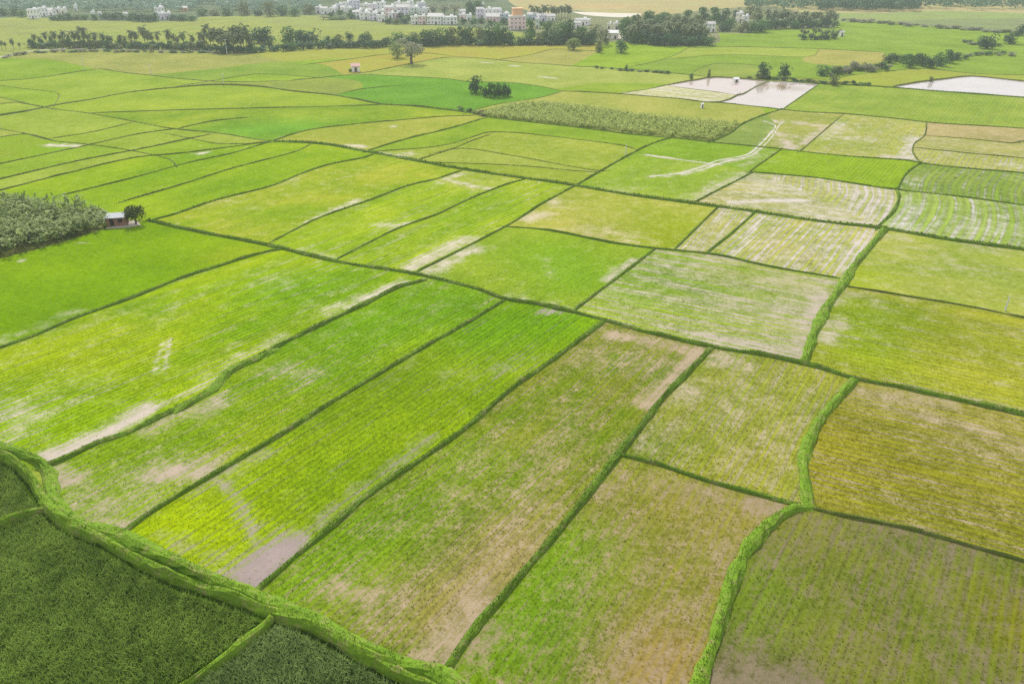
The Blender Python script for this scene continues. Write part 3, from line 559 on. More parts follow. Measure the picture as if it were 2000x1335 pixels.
 (150,350): S((138,184,24),(152,190,34),.0,row=.2,dir=1,strokes=[([(0,358),(20,355)],2.6,.8)]),
 (380,310): S((138,186,26),(158,192,40),.03,row=.2,dir=1,strokes=[([(390,300),(400,298)],1.8,.8),([(280,315),(310,318)],3,.4),([(400,275),(420,280)],1.2,.6)]),
 (130,285): S((160,190,48),(140,184,34),.03,row=.2,dir=1,strokes=[([(95,283),(155,286)],1.6,.9),([(150,285),(190,280)],1.4,.7)]),
 (750,262): S((168,190,58),(180,188,80),.05,row=.2,dir=1,strokes=[([(680,284),(705,286)],2.2,.7),([(765,248),(770,246)],1.4,.7)]),
 (800,295): S((160,188,56),(176,192,70),.1,row=.2,dir=1,strokes=[([(730,297),(790,310)],2.2,.55),([(770,305),(800,300)],2,.5)]),
 (1000,285): S((150,184,46),(168,190,60),.02,row=.2,dir=2),
 (1050,250): S((140,182,40),(158,188,54),.0,row=.2,dir=2),
 (1080,330): S((154,184,50),(170,188,66),.04,row=.2,dir=2,strokes=[([(1160,335),(1180,333)],1.8,.6)]),
 (60,135): S((142,182,40),(154,186,54),-.05,row=.1,dir=2),
 (300,120): S((164,176,84),(176,182,92),.05,row=.1,dir=2),
 (520,130): S((138,176,56),(150,180,66),-.05,row=.1,dir=2,tints=[([(480,112),(560,115)],12,(170,178,80),.8)]),
 (300,190): S((156,190,52),(170,194,58),.0,row=.15,dir=2),
 (700,100): S((180,190,70),(176,184,84),.02,row=.15,dir=2),
 (600,104): S((170,186,66),(128,176,58),.0,row=.1,dir=2),
 (750,130): S((196,186,88),(176,186,70),.03,row=.1,dir=2),
 (520,165): S((156,176,80),(160,180,66),.0,row=.1,dir=2),
 (950,100): S((176,180,92),(182,184,96),.05,row=.1,dir=2),
 (950,140): S((172,194,84),(182,196,96),.03,row=.1,dir=2,strokes=[([(940,122),(960,123)],1.8,.7),([(1060,150),(1085,153)],1.6,.9),([(1000,128),(1010,129)],2,.8)]),
 (1100,110): S((178,182,92),(184,186,96),.04,row=.1,dir=2),
 (1280,130): S((142,178,58),(152,184,64),-.05,row=.1,dir=2),
 (1420,140): S((150,178,70),(160,180,78),.0,row=.1,dir=2),
 (1650,112): S((180,186,92),(186,184,98),.05,row=.1,dir=2),
 (1800,150): S((178,188,76),(168,188,66),.0,row=.1,dir=2),
 (200,55): S((164,176,96),(170,184,86),.03,row=.1,dir=2),
 (700,55): S((172,182,104),(164,184,92),.04,row=.1,dir=2),
 (100,70): S((160,184,84),(174,182,96),.03,row=.1,dir=2),
 (1200,15): S((206,190,136),(190,192,124),.08,row=.1,dir=2,strokes=[],tints=[([(1150,13),(1200,13)],25,(214,188,132),.7)]),
 (1120,50): S((130,144,96),(150,156,110),.2,mc=(190,180,150),row=.1,dir=2),
 (300,10): S((110,130,96),(126,142,106),.1,row=.1,dir=2),
 (1800,32): S((168,182,112),(156,184,100),.03,row=.1,dir=2),
 (1800,44): S((150,160,112),(146,170,100),.1,row=.1,dir=2),
 (30,1120): S((60,92,12),(72,106,16),-.3,row=.0,spk=.2,dir=1,kind='tall'),
 (470,1310): S((52,84,18),(72,98,30),-.3,row=.0,spk=.2,dir=1,kind='tall'),
 (20,960): S((62,96,16),(74,108,20),-.3,row=.0,spk=.2,dir=1,kind='tall',strokes=[([(5,990),(12,992)],1.1,1.3)]),
 (300,1091): S((60,104,12),(84,130,16),-.3,row=.0,spk=.2,dir=1,kind='bank'),
}
byreg = {}
for px, s in FIELDS.items():
    r = region_at(px)
    if r >= 0:
        if r in byreg: print('SAME', px, byreg[r][0])
        byreg.setdefault(r, (px, s))
    else: print('SEED OUTSIDE', px)
print('REGIONS', nreg, 'seeded', len(byreg))

def seg_dist(P, line):
    """distance of points to a world polyline, arc length along it, signed side"""
    best = np.full(len(P), 1e9); arc = np.zeros(len(P)); acc = 0
    for a, b in zip(line[:-1], line[1:]):
        d = b-a; l = np.linalg.norm(d)
        if l < 1e-6: continue
        t = np.clip(((P-a)@d)/(l*l), 0, 1)
        dist = np.linalg.norm(P-(a+t[:,None]*d), axis=1)
        k = dist < best
        best[k] = dist[k]; arc[k] = (acc+t*l)[k]; acc += l
    return best, arc
def inside(P, edges):
    c = np.zeros(len(P), bool); x, y = P[:,0], P[:,1]
    for (ax, ay), (bx, by) in edges:
        k = ((ay > y) != (by > y))
        if ay == by: continue
        xi = ax+(y-ay)*(bx-ax)/(by-ay)
        c ^= k & (x < xi)
    return c
cane_polys, tall_polys = [], []
tufts = []
for r in range(nreg):
    tris = np.where(RG == r)[0]; area = A_[tris].sum()
    if area < 2: continue
    cnt = {}
    for k in tris:
        f = of[k]
        for i in range(3):
            e = tuple(sorted((f[i], f[(i+1) % 3]))); cnt[e] = cnt.get(e, 0)+1
    bnd = [e for e, n in cnt.items() if n == 1]
    ids = sorted({i for e in bnd for i in e}); remap = {j: i for i, j in enumerate(ids)}
    B = TV[ids]; edges = [(TV[a], TV[b]) for a, b in bnd]
    c0 = np.average(cen[tris], axis=0, weights=A_[tris])
    if r in byreg: px, s = byreg[r]
    else:
        rr = random.Random(int(abs(c0[0]*13+c0[1]*7)))
        k = rr.random()
        a = tuple(int(u+(v-u)*k) for u, v in zip((144,186,38),(172,194,72)))
        b2 = tuple(int(u+(v-u)*k) for u, v in zip((156,192,48),(182,194,92)))
        px, s = None, S(a, b2, .02, row=.18, spk=.25)
    dist = np.linalg.norm(B.mean(0)); dmin = np.linalg.norm(B, axis=1).min()
    g = np.clip(dmin*.0075, .55, 4.5) if s['kind'] == 'field' else 2.5
    if area/(g*g) > 26000: g = math.sqrt(area/26000)
    xs = np.arange(B[:,0].min(), B[:,0].max(), g); ys = np.arange(B[:,1].min(), B[:,1].max(), g)
    X, Y = np.meshgrid(xs, ys); P = np.stack([X.ravel(), Y.ravel()], 1)
    if len(P):
        P = P + RNG.uniform(-.2, .2, P.shape)*g; P = P[inside(P, edges)]
    allv = [Vector((float(p[0]), float(p[1]))) for p in np.vstack([B, P])]
    v, e, f, _, _, _ = delaunay_2d_cdt(allv, [(remap[a], remap[b]) for a, b in bnd], [], 1, 1e-4)
    if not f: continue
    Q = np.array([(q.x, q.y) for q in v]); tri = np.array([t for t in f if len(t) == 3])
    w3 = np.cross(Q[tri[:,1]]-Q[tri[:,0]], Q[tri[:,2]]-Q[tri[:,0]]); tri[w3 < 0] = tri[w3 < 0][:, ::-1]
    n = len(Q)
    d = s['dir']
    ref = G(*px)[:2] if px else c0
    if isinstance(d, list) and len(d) > 2:
        line = np.array([G(*p)[:2] for p in d]); line = smooth(line, 2)
        ac, al = seg_dist(Q, line)
    else:
        if isinstance(d, list): a, b = G(*d[0])[:2], G(*d[1])[:2]
        else:
            vp = VP1 if d == 1 else VP2
            u = (vp[0]-1000)/F; dirv = np.array((u, cp+(667.5-vp[1])/F*sp)); a, b = np.zeros(2), dirv
        u = (b-a)/np.linalg.norm(b-a)
        ac, al = (Q-ref)@np.array((-u[1], u[0])), (Q-ref)@u
    rc = np.stack([ac/s['sp']/.85, al/s['sp']/.85, np.full(n, (r*7.31) % 50)], 1)
    mud = np.full(n, s['mud'], float); c1 = np.tile(alb(s['a']), (n, 1)); c2 = np.tile(alb(s['b']), (n, 1))
    sm = np.zeros(n)
    for pts, rad, stg in s['strokes']:
        line = np.array([G(*p)[:2] for p in pts]); line = smooth(line, 2) if len(line) > 2 else line
        dd, _ = seg_dist(Q, line); sm = np.maximum(sm, stg*(.8 if rad > 2.9 else 1)*np.exp(-(dd/rad)**2*.8))
    mud += sm
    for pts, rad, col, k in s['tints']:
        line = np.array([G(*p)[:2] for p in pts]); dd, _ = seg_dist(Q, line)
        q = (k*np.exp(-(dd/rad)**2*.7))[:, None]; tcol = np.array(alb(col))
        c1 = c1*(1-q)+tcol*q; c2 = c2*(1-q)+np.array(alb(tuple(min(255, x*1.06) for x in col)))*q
    kind = s['kind']
    if kind == 'field' and dmin < 135 and px:
        lo, hi = B.min(0), B.max(0); hi = np.minimum(hi, (110, 150)); lo = np.maximum(lo, (-110, 20))
        T0 = RNG.uniform(lo, hi, (int(max(0, (hi-lo).prod())*9), 2)); T0 = T0[np.abs(T0[:,0]) < T0[:,1]*.72+22]; T0 = T0[inside(T0, edges)]
        dT = np.linalg.norm(T0, axis=1); T0 = T0[(dT < 150) & (RNG.random(len(T0)) < np.clip((160-dT)/70, 0, 1))]
        if len(T0):
            if not (isinstance(d, list) and len(d) > 2):      # drilled rows
                nv = np.array((-u[1], u[0])); q = (T0-ref)@nv; pitch = s['sp']*.42
                T0 = T0 + nv*((np.round(q/pitch)*pitch-q)+RNG.normal(0, .05, len(q)))[:, None]
            from mathutils import kdtree
            kd = kdtree.KDTree(n)
            for i_, p_ in enumerate(Q): kd.insert((p_[0], p_[1], 0), i_)
            kd.balance()
            ni = np.array([kd.find((p_[0], p_[1], 0))[1] for p_ in T0])
            keep = RNG.random(len(T0)) > np.clip(mud[ni]*1.5-.05, 0, .97); T0, ni = T0[keep], ni[keep]
            kk = RNG.random(len(T0))[:, None]; tufts.append((T0, c1[ni]*kk+c2[ni]*(1-kk)))
    nm = {'field': 'rice_field', 'water': 'pond_water', 'cane': 'crop_ground', 'tall': 'dark_rice_ground', 'bank': 'ditch_bed'}[kind]
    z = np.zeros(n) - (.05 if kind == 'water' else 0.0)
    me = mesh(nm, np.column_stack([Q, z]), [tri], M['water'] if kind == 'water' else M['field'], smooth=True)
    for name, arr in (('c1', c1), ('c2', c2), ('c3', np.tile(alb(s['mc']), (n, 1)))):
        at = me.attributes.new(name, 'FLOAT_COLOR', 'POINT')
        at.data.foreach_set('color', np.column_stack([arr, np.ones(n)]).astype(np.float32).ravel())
    at = me.attributes.new('rc', 'FLOAT_VECTOR', 'POINT'); at.data.foreach_set('vector', rc.astype(np.float32).ravel())
    at = me.attributes.new('prm', 'FLOAT_VECTOR', 'POINT')
    at.data.foreach_set('vector', np.stack([mud, np.full(n, s['row']), np.full(n, s['spk'])], 1).astype(np.float32).ravel())
    structure(link(nm, me))
    if kind == 'cane': cane_polys.append((px, edges, B))
    if kind in ('tall', 'bank'): tall_polys.append((px, edges, B, kind))

# base terrain under everything, out to the horizon
ang = np.linspace(0, 2*math.pi, 49)[:-1]; V = [(0, 400, -.45)]
for rad in (300, 900, 1800, 3200): V += [(rad*math.cos(a), 400+rad*math.sin(a), -.45) for a in ang]
T = [[0, 1+i, 1+(i+1) % 48] for i in range(48)]
Q4 = [[1+k*48+i, 1+(k+1)*48+i, 1+(k+1)*48+(i+1) % 48, 1+k*48+(i+1) % 48] for k in range(3) for i in range(48)]
structure(link('ground', mesh('ground', V, [T, Q4], M['ground'])))

# ------------------------------------------------------------------ grass blades
def blades(P, h, wd, lean=.35, up=None):
    """one bent triangle pair per point; returns verts, tris, quads"""
    n = len(P); a = RNG.uniform(0, 2*math.pi, n); hh = h*RNG.uniform(.6, 1.25, n); ww = wd*RNG.uniform(.7, 1.3, n)
    ld = RNG.uniform(0, 2*math.pi, n); la = lean*RNG.uniform(.2, 1.2, n)*hh
    dx, dy = np.cos(a)*ww/2, np.sin(a)*ww/2
    V = np.zeros((n, 5, 3)); P = np.asarray(P)
    V[:,0] = P + np.stack([-dx, -dy, np.zeros(n)], 1); V[:,1] = P + np.stack([dx, dy, np.zeros(n)], 1)
    m = P + np.stack([np.cos(ld)*la*.35, np.sin(ld)*la*.35, hh*.6], 1)
    V[:,2] = m + np.stack([dx*.8, dy*.8, np.zeros(n)], 1); V[:,3] = m - np.stack([dx*.8, dy*.8, np.zeros(n)], 1)
    V[:,4] = P + np.stack([np.cos(ld)*la, np.sin(ld)*la, hh], 1)
    i = np.arange(n)[:, None]*5
    return V.reshape(-1, 3), np.hstack([i+3, i+2, i+4]), np.hstack([i, i+1, i+2, i+3])

TP = np.vstack([a for a, b in tufts]); TC = np.vstack([b for a, b in tufts])
print('TUFTS', len(TP))
reps3 = 3; P = np.repeat(TP, reps3, axis=0)+RNG.normal(0, .05, (len(TP)*reps3, 2))
v, t, q = blades(np.column_stack([P, np.full(len(P), -.01)]), .14, .06, 1.9)
m, tt, b = newmat('seedling_leaves')
at = N(tt, 'ShaderNodeAttribute', attribute_name='c1'); gi = N(tt, 'ShaderNodeNewGeometry')
L(tt, scalec(tt, at.outputs['Color'], math_n(tt, 'MULTIPLY_ADD', gi.outputs['Random Per Island'], .9, 1.15)), b.inputs['Base Color'])
trn = N(tt, 'ShaderNodeBsdfTranslucent'); L(tt, scalec(tt, at.outputs['Color'], math_n(tt, 'MULTIPLY_ADD', gi.outputs['Random Per Island'], .9, 1.0)), trn.inputs['Color'])
msh = N(tt, 'ShaderNodeMixShader'); msh.inputs[0].default_value = .5
L(tt, b.outputs[0], msh.inputs[1]); L(tt, trn.outputs[0], msh.inputs[2]); L(tt, msh.outputs[0], tt.nodes['Material Output'].inputs['Surface'])
b.inputs['Roughness'].default_value = .7; b.inputs['Specular IOR Level'].default_value = .1
me = mesh('rice_seedlings', v, [q, t], m)
cc = np.repeat(np.repeat(TC, reps3, axis=0), 5, axis=0)
me.attributes.new('c1', 'FLOAT_COLOR', 'POINT').data.foreach_set('color', np.column_stack([cc, np.ones(len(cc))]).astype(np.float32).ravel())
o = link('rice_seedlings', me); o['kind'] = 'stuff'; o['label'] = 'young rice plants standing in drilled rows'; o['category'] = 'rice'

# ------------------------------------------------------------------ bunds
PROF = np.array([(-1, -.12), (-.82, .35), (-.5, .82), (0, 1), (.5, .84), (.82, .38), (1, -.12)])
def vnoise(n, step, seed):
    r = np.random.default_rng(seed); k = max(2, int(n/step)+2); g = r.uniform(-1, 1, k)
    return np.interp(np.linspace(0, k-1, n), np.arange(k), g)
for ci, (Cv, (pts, bw, bh, sty)) in enumerate(zip(curves, LINES)):
    if not sty or bw <= 0: continue
    px0 = np.array(Cv); n = len(px0)
    dm_ = np.linalg.norm(px0, axis=1).mean()
    if sty in 'gd': q_ = np.interp(dm_, [120, 160, 300, 400], [.85, .68, .62, .55]); bw *= q_; bh *= q_*1.05
    if n < 3: px0 = smooth(px0, 1.0); n = len(px0)
    tg = np.gradient(px0, axis=0); tg /= np.linalg.norm(tg, axis=1)[:, None]+1e-9
    nr = np.stack([-tg[:,1], tg[:,0]], 1)
    step = np.linalg.norm(px0[1]-px0[0])+1e-6
    ctr = px0 + nr*(vnoise(n, max(2, 16/step), ci*3+1)*bw*.09)[:, None]
    wl = bw/2*(1+.32*vnoise(n, max(1.5, 4/step), ci*3+2)); hl = bh*(1+.38*vnoise(n, max(1.5, 3/step), ci*3+3))
    ends = np.minimum(1, np.minimum(np.arange(n), np.arange(n)[::-1])*step/.8+.25); hl = hl*np.clip(ends, .25, 1)
    V = np.zeros((n, 7, 3))
    for j, (o, z) in enumerate(PROF):
        jit = 1+.12*RNG.standard_normal(n)
        V[:, j, :2] = ctr + nr*(o*wl*jit)[:, None]; V[:, j, 2] = z*hl*(1+.1*RNG.standard_normal(n))
    i = np.arange(n-1)[:, None]*7; qs = np.vstack([np.hstack([i+j, i+7+j, i+8+j, i+j+1]) for j in range(6)])
    V = V.reshape(-1, 3)
    dmid = np.linalg.norm(px0, axis=1)
    # tufts on the bank
    dens = np.where(dmid < 115, 34, np.where(dmid < 190, 15, np.where(dmid < 320, 6, 2.2)))*bw
    if sty == 'd': dens = dens*.7
    if sty == 'b': bh *= .72; bw *= .92
    if sty in 'bc': dens = dens*.8
    reps = RNG.poisson(dens*step); idx = np.repeat(np.arange(n), reps)
    vis = dmid[idx] < 700; idx = idx[vis]
    off = np.clip(RNG.normal(0, .48, len(idx)), -1.05, 1.05)
    zz = np.interp(np.abs(off), [0, .5, .82, 1.05], [1, .83, .37, -.05])*hl[idx]
    P = np.column_stack([ctr[idx] + nr[idx]*(off*wl[idx])[:, None] + tg[idx]*RNG.uniform(-.5, .5, len(idx))[:, None]*step, zz-.03])
    far = dmid[idx] > 190
    hb = np.where(far, .28, .15)*np.clip(bh/.45, .6, 1.3); wb = np.where(far, .26, np.where(dmid[idx] > 115, .13, .08))
    bv, bt, bq = blades(P, hb, wb, .55)
    k = len(V); V = np.vstack([V, bv])
    bm = M['crest_blade'] if sty == 'c' else M['ditch_blade'] if sty == 'b' else M['bund_blade'] if sty == 'g' else M['bund_far']
    me = mesh('field_bund', V, [qs, bt+k, bq+k], [M['bund_far'] if sty == 'd' else M['bund'] if sty == 'g' else M['bund_big'], bm], [0, 1, 1])
    structure(link('field_bund', me))

# ------------------------------------------------------------------ far dirt track and dry river bed
def ribbon(name, pts, wd, mat, z=.012):
    Cv = smooth([G(*p) for p in extend(pts)], 3); n = len(Cv)
    tg = np.gradient(Cv, axis=0); tg /= np.linalg.norm(tg, axis=1)[:, None]+1e-9; nr = np.stack([-tg[:,1], tg[:,0]], 1)
    a = Cv+nr*(wd/2*(1+.25*vnoise(n, 4, 5)))[:, None]; b = Cv-nr*(wd/2*(1+.25*vnoise(n, 4, 6)))[:, None]
    V = np.vstack([np.column_stack([a, np.full(n, z)]), np.column_stack([b, np.full(n, z)])])
    i = np.arange(n-1)[:, None]
    return structure(link(name, mesh(name, V, [np.hstack([i+n, i+n+1, i+1, i])], mat)))
ribbon('dirt_track', [(0,112),(50,101.5),(100,96.5),(175,95.5),(250,96.5),(350,99),(430,101)], 3.4, M['track'])
ribbon('wheel_track', [(1268,345),(1330,338),(1370,326),(1400,314),(1455,303),(1480,286),(1503,262),(1513,244),(1490,236)], .6, M['wetmud'], .014)
ribbon('wheel_track', [(1330,341),(1375,331),(1410,318),(1462,306),(1489,287),(1511,263),(1523,243),(1530,238)], .45, M['wetmud'], .018)
ribbon('wheel_track', [(1262,303),(1330,312),(1400,321)], .55, M['wetmud'], .022)
ribbon('wheel_track', [(1385,325),(1420,315),(1455,309)], .6, M['wetmud'], .026)
def patch(name, pts, mat, z=.016):
    W = [G(*p) for p in pts]; P = smooth(W+[W[0]], 4)[:-1]
    v, e, f, _, _, _ = delaunay_2d_cdt([Vector(p) for p in P.tolist()], [(i, (i+1) % len(P)) for i in range(len(P))], [], 1, 1e-3)
    f = [t if (v[t[1]]-v[t[0]]).cross(v[t[2]]-v[t[0]]) > 0 else t[::-1] for t in f]
    return structure(link(name, mesh(name, [(q.x, q.y, z) for q in v], [f], mat)))
patch('dry_riverbed', [(1116,23),(1150,24),(1190,25.5),(1250,27),(1245,31),(1212,34),(1170,32),(1140,29)], M['sand'])
patch('bare_yard', [(1175,72),(1200,78),(1222,76),(1215,66),(1190,64)], M['track'])
patch('bare_yard', [(207,447),(228,446),(252,444),(276,440),(268,432),(252,430),(215,436)], M['track'], .02)

# ------------------------------------------------------------------ crops with real leaves (nobody could count them)
def px_inside(P, poly):
    W = [G(*p)[:2] for p in poly]; return inside(P, list(zip(W, W[1:]+W[:1])))
def scatter(poly, dens):
    W = np.array([G(*p)[:2] for p in poly]); lo, hi = W.min(0), W.max(0)
    n = int((hi-lo).prod()*dens); P = RNG.uniform(lo, hi, (n, 2)); return P[px_inside(P, poly)]
def leaf_plants(P, h, nl, ll, lw, spread=.75):
    """arching strap leaves round a stem: three points along each leaf"""
    n = len(P); k = n*nl
    base = np.repeat(P, nl, axis=0); hh = np.repeat(h*RNG.uniform(.7, 1.2, n), nl)
    a = RNG.uniform(0, 2*math.pi, k); z0 = hh*RNG.uniform(.15, .85, k); l = ll*RNG.uniform(.6, 1.25, k); w_ = lw*RNG.uniform(.7, 1.3, k)
    up = RNG.uniform(.25, .95, k)
    ca, sa = np.cos(a), np.sin(a)
    p0 = np.stack([base[:,0], base[:,1], z0], 1)
    p1 = p0 + np.stack([ca*l*.4*spread, sa*l*.4*spread, l*.5*up], 1)
    p2 = p0 + np.stack([ca*l*spread, sa*l*spread, l*(up*.55-.12)], 1)
    sd = np.stack([-sa*w_/2, ca*w_/2, np.zeros(k)], 1)
    V = np.stack([p0-sd*.6, p0+sd*.6, p1+sd, p1-sd, p2], 1).reshape(-1, 3); i = np.arange(k)[:, None]*5
    return V, np.hstack([i, i+1, i+2, i+3]), np.hstack([i+3, i+2, i+4])
def stuff(name, me, label, cat):
    o = link(name, me); o['kind'] = 'stuff'; o['label'] = label; o['category'] = cat; return o
M['cane'] = leaf_material('cane_leaves', (.055, .11, .024), (.40, .49, .17), .35)
M['cane2'] = leaf_material('maize_leaves', (.26, .36, .06), (.62, .68, .22), .45)
M['tall'] = leaf_material('dark_rice_blades', (.045, .115, .010), (.31, .44, .08), .4, .8)
M['tallpale'] = leaf_material('grey_rice_blades', (.045, .115, .018), (.32, .43, .14), .4, .8)
CANE1 = [(-330,594),(0,503),(90,479),(150,461),(208,447),(212,428),(160,409),(60,403),(0,400),(-330,388)]
P = scatter(CANE1, .55)
def clumpy(P, sc_, lo, hi, seed):
    r = np.random.default_rng(seed); c = r.uniform(P.min(0), P.max(0), (60, 2)); a = r.uniform(lo, hi, 60)
    return a[np.argmin(((P[:,None,:]-c[None])**2).sum(2), axis=1)]
v, q, t = leaf_plants(P, 2.7*clumpy(P, 1, .6, 1.4, 3), 11, 2.5, .36)
stuff('sugarcane_crop', mesh('sugarcane_crop', v, [q, t], M['cane']), 'tall grey green sugarcane standing beside the brick hut', 'crop')
CANE2 = [(932,227),(1000,206),(1060,202),(1150,211),(1240,225),(1330,234),(1442,242),(1390,275),(1315,267),(1225,259),(1090,243),(955,228)]
P = scatter(CANE2, 1.0); v, q, t = leaf_plants(P, 1.5, 7, 1.35, .26)
stuff('maize_crop', mesh('maize_crop', v, [q, t], M['cane2']), 'pale speckled leafy crop filling the long strip among the paddies', 'crop')
for px, edges, B, kind in tall_polys:
    lo, hi = B.min(0), B.max(0)
    win = [(-230,700),(-230,1420),(1150,1420),(1150,700)]
    W = np.array([G(*p)[:2] for p in win]); lo = np.maximum(lo, W.min(0)); hi = np.minimum(hi, W.max(0))
    ar = (hi-lo).prod(); dens = 75 if kind == 'tall' else 70
    P = RNG.uniform(lo, hi, (int(ar*dens), 2)); P = P[inside(P, edges)]
    P = P[px_inside(P, win)]
    if kind == 'tall': P = P[(seg_dist(P, curves[1])[0] > 1.15) & (seg_dist(P, curves[3])[0] > .8) & (seg_dist(P, curves[2])[0] > .75)]
    P3 = np.column_stack([P, np.full(len(P), -.02)])
    if kind == 'tall':
        v, t, q = blades(P3, .62, .085, .95)
        grey = px[0] > 400
        cl = {(30,1120): 'dark green dense rice below the curved grassy ditch', (470,1310): 'greyish green dense rice at the foot of the small bank', (20,960): 'small corner of dark rice above the short bank'}[px]
        stuff('rice_crop', mesh('rice_crop', v, [q, t], M['tallpale'] if grey else M['tall']), cl, 'crop')
    else:
        v, t, q = blades(P3, .13, .08, .7)
        stuff('ditch_grass', mesh('ditch_grass', v, [q, t], M['ditch_blade']), 'bright green grass filling the curved ditch', 'grass')

# ------------------------------------------------------------------ trees
LEAF = {
 'dark':  leaf_material('dark_leaves', (.028, .075, .034), (.085, .17, .07)),
 'mid':   leaf_material('green_leaves', (.045, .12, .035), (.15, .28, .08)),
 'light': leaf_material('pale_leaves', (.16, .23, .06), (.38, .46, .16)),
 'grey':  leaf_material('grey_leaves', (.2, .21, .14), (.44, .45, .31)),
 'olive': leaf_material('olive_leaves', (.10, .125, .045), (.25, .28, .11)),
}
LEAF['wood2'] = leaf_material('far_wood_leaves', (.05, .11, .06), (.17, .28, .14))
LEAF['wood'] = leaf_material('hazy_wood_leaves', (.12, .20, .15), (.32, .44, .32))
LEAF['palm'] = leaf_material('palm_fronds', (.08, .115, .05), (.27, .31, .14), .3)
def crown_mesh(seed, mat, n=620, ls=.085, cz=.6, rx=.34, rz=.30, lobes=9, lr=.19, fill=.78, ring=0):
    r = np.random.default_rng(seed)
    L_ = []
    for i in range(lobes):
        d = r.normal(size=3); d /= np.linalg.norm(d); k = r.uniform(.45, 1)
        L_.append((d[0]*rx*k, d[1]*rx*k, cz+d[2]*rz*k, lr*r.uniform(.75, 1.25)))
    for q in range(ring):
        an = 2*math.pi*(q+r.uniform(-.2, .2))/ring; L_.append((math.cos(an)*.23, math.sin(an)*.23, r.uniform(.17, .27), r.uniform(.17, .23)))
    lobes += ring
    L_ = np.array(L_); pk = r.integers(0, lobes, n)
    d = r.normal(size=(n, 3)); d[:,2] += .25; d /= np.linalg.norm(d, axis=1)[:, None]
    P = L_[pk,:3] + d*(L_[pk,3]*r.uniform(fill, 1.08, n))[:, None]
    P[:,2] = np.maximum(P[:,2], .04)
    nn = d + r.normal(size=(n, 3))*.55; nn /= np.linalg.norm(nn, axis=1)[:, None]
    a = np.cross(nn, r.normal(size=(n, 3))); a /= np.linalg.norm(a, axis=1)[:, None]; b = np.cross(nn, a)
    s = (ls*r.uniform(.6, 1.35, n))[:, None]
    V = np.stack([P-a*s*.5, P+b*s*.32, P+a*s*.5-nn*s*.15, P-b*s*.32], 1).reshape(-1, 3); i = np.arange(n)[:, None]*4
    return mesh('crown', V, [np.hstack([i, i+1, i+2, i+3])], mat), L_
def trunk_mesh(seed, L_, rad=.035, top=.5):
    rr = random.Random(seed); m = MB()
    m.tube([(0,0,-.01),(.01,0,.15),(rr.uniform(-.03,.03),.01,top*.7)], [rad*1.4, rad, rad*.8], 8)
    for q in L_[:6]:
        m.tube([(0,0,top*.5),(q[0]*.4, q[1]*.4, (top*.5+q[2])/2+.02),(q[0]*.85, q[1]*.85, q[2])], [rad*.6, rad*.4, rad*.12], 5)
    return m.me('trunk', M['trunk'], True)
TREE = {}
for kind in ('dark', 'mid', 'light', 'grey', 'olive'):
    TREE[kind] = []
    for k in range(4):
        sparse = kind == 'grey'
        cm, Lb = crown_mesh(100+k*7+len(kind)*31, LEAF[kind], 820 if not sparse else 760, .088 if not sparse else .07, cz=(.6 if sparse else .45)+.03*(k % 2), rx=.31+.03*(k % 3), rz=(.28 if sparse else .36)+.03*((k+1) % 2), lobes=10+k % 4, lr=.19+.015*(k % 3), ring=0 if sparse or kind == 'light' else 6)
        TREE[kind].append((cm, trunk_mesh(k+5, Lb)))
SHRUB = {}
for kind in ('dark', 'mid', 'olive', 'grey', 'light'):
    SHRUB[kind] = []
    for k in range(3):
        cm, Lb = crown_mesh(300+k*11+len(kind)*17, LEAF[kind], 300, .14, cz=.45, rx=.36, rz=.30, lobes=7, lr=.24)
        m = MB()
        for q in Lb[:4]: m.tube([(q[0]*.1, q[1]*.1, -.02), (q[0]*.8, q[1]*.8, q[2])], [.03, .012], 5)
        SHRUB[kind].append((cm, m.me('stem', M['trunk'], True)))
def palm_meshes(seed):
    rr = random.Random(seed); Ht = 7.2; bx, by = rr.uniform(-.7, .7), rr.uniform(-.7, .7)
    tr = MB().tube([(0,0,-.1),(bx*.2,by*.2,Ht*.35),(bx*.6,by*.6,Ht*.7),(bx,by,Ht)], [.26,.19,.16,.14], 7).me('trunk', M['palmtrunk'], True)
    V, T_ = [], []
    nf = 26
    for i in range(nf):
        a = 2*math.pi*i/nf*2.4+rr.uniform(-.2, .2); e = rr.uniform(-.95, 1.35); ln = rr.uniform(3.2, 4.4)
        ca, sa = math.cos(a), math.sin(a); pts = []; x = 0; z = 0; el = e
        for s_ in range(8):
            pts.append((bx+ca*x, by+sa*x, Ht+z)); x += math.cos(el)*ln/7; z += math.sin(el)*ln/7; el -= .26
        for s_ in range(7):
            p, q = pts[s_], pts[s_+1]; wd = .75*math.sin(math.pi*(.12+.8*s_/7))+.12
            for sg in (-1, 1):
                n = len(V); mx_, my_, mz = [(p[j]+q[j])/2 for j in range(3)]
                V += [p, q, (q[0]-sa*sg*wd+ca*.2, q[1]+ca*sg*wd+sa*.2, q[2]-wd*.55)]
                T_.append([n, n+1, n+2])
                n = len(V); V += [p, ((p[0]+q[0])/2, (p[1]+q[1])/2, (p[2]+q[2])/2), (mx_-sa*sg*wd, my_+ca*sg*wd, mz-wd*.6)]; T_.append([n, n+1, n+2])
    return mesh('fronds', V, [np.array(T_)], LEAF['palm']), tr
PALM = [palm_meshes(40+k) for k in range(6)]
ONES = 'zeroth first second third fourth fifth sixth seventh eighth ninth tenth eleventh twelfth thirteenth fourteenth fifteenth sixteenth seventeenth eighteenth nineteenth'.split()
TENS = {20:'twent',30:'thirt',40:'fort',50:'fift',60:'sixt',70:'sevent',80:'eight',90:'ninet'}
def nth(n):
    if n < 20: return ONES[n]
    if n % 10 == 0: return TENS[n]+'ieth'
    return TENS[n//10*10]+'y-'+ONES[n % 10]
rr = random.Random(11)
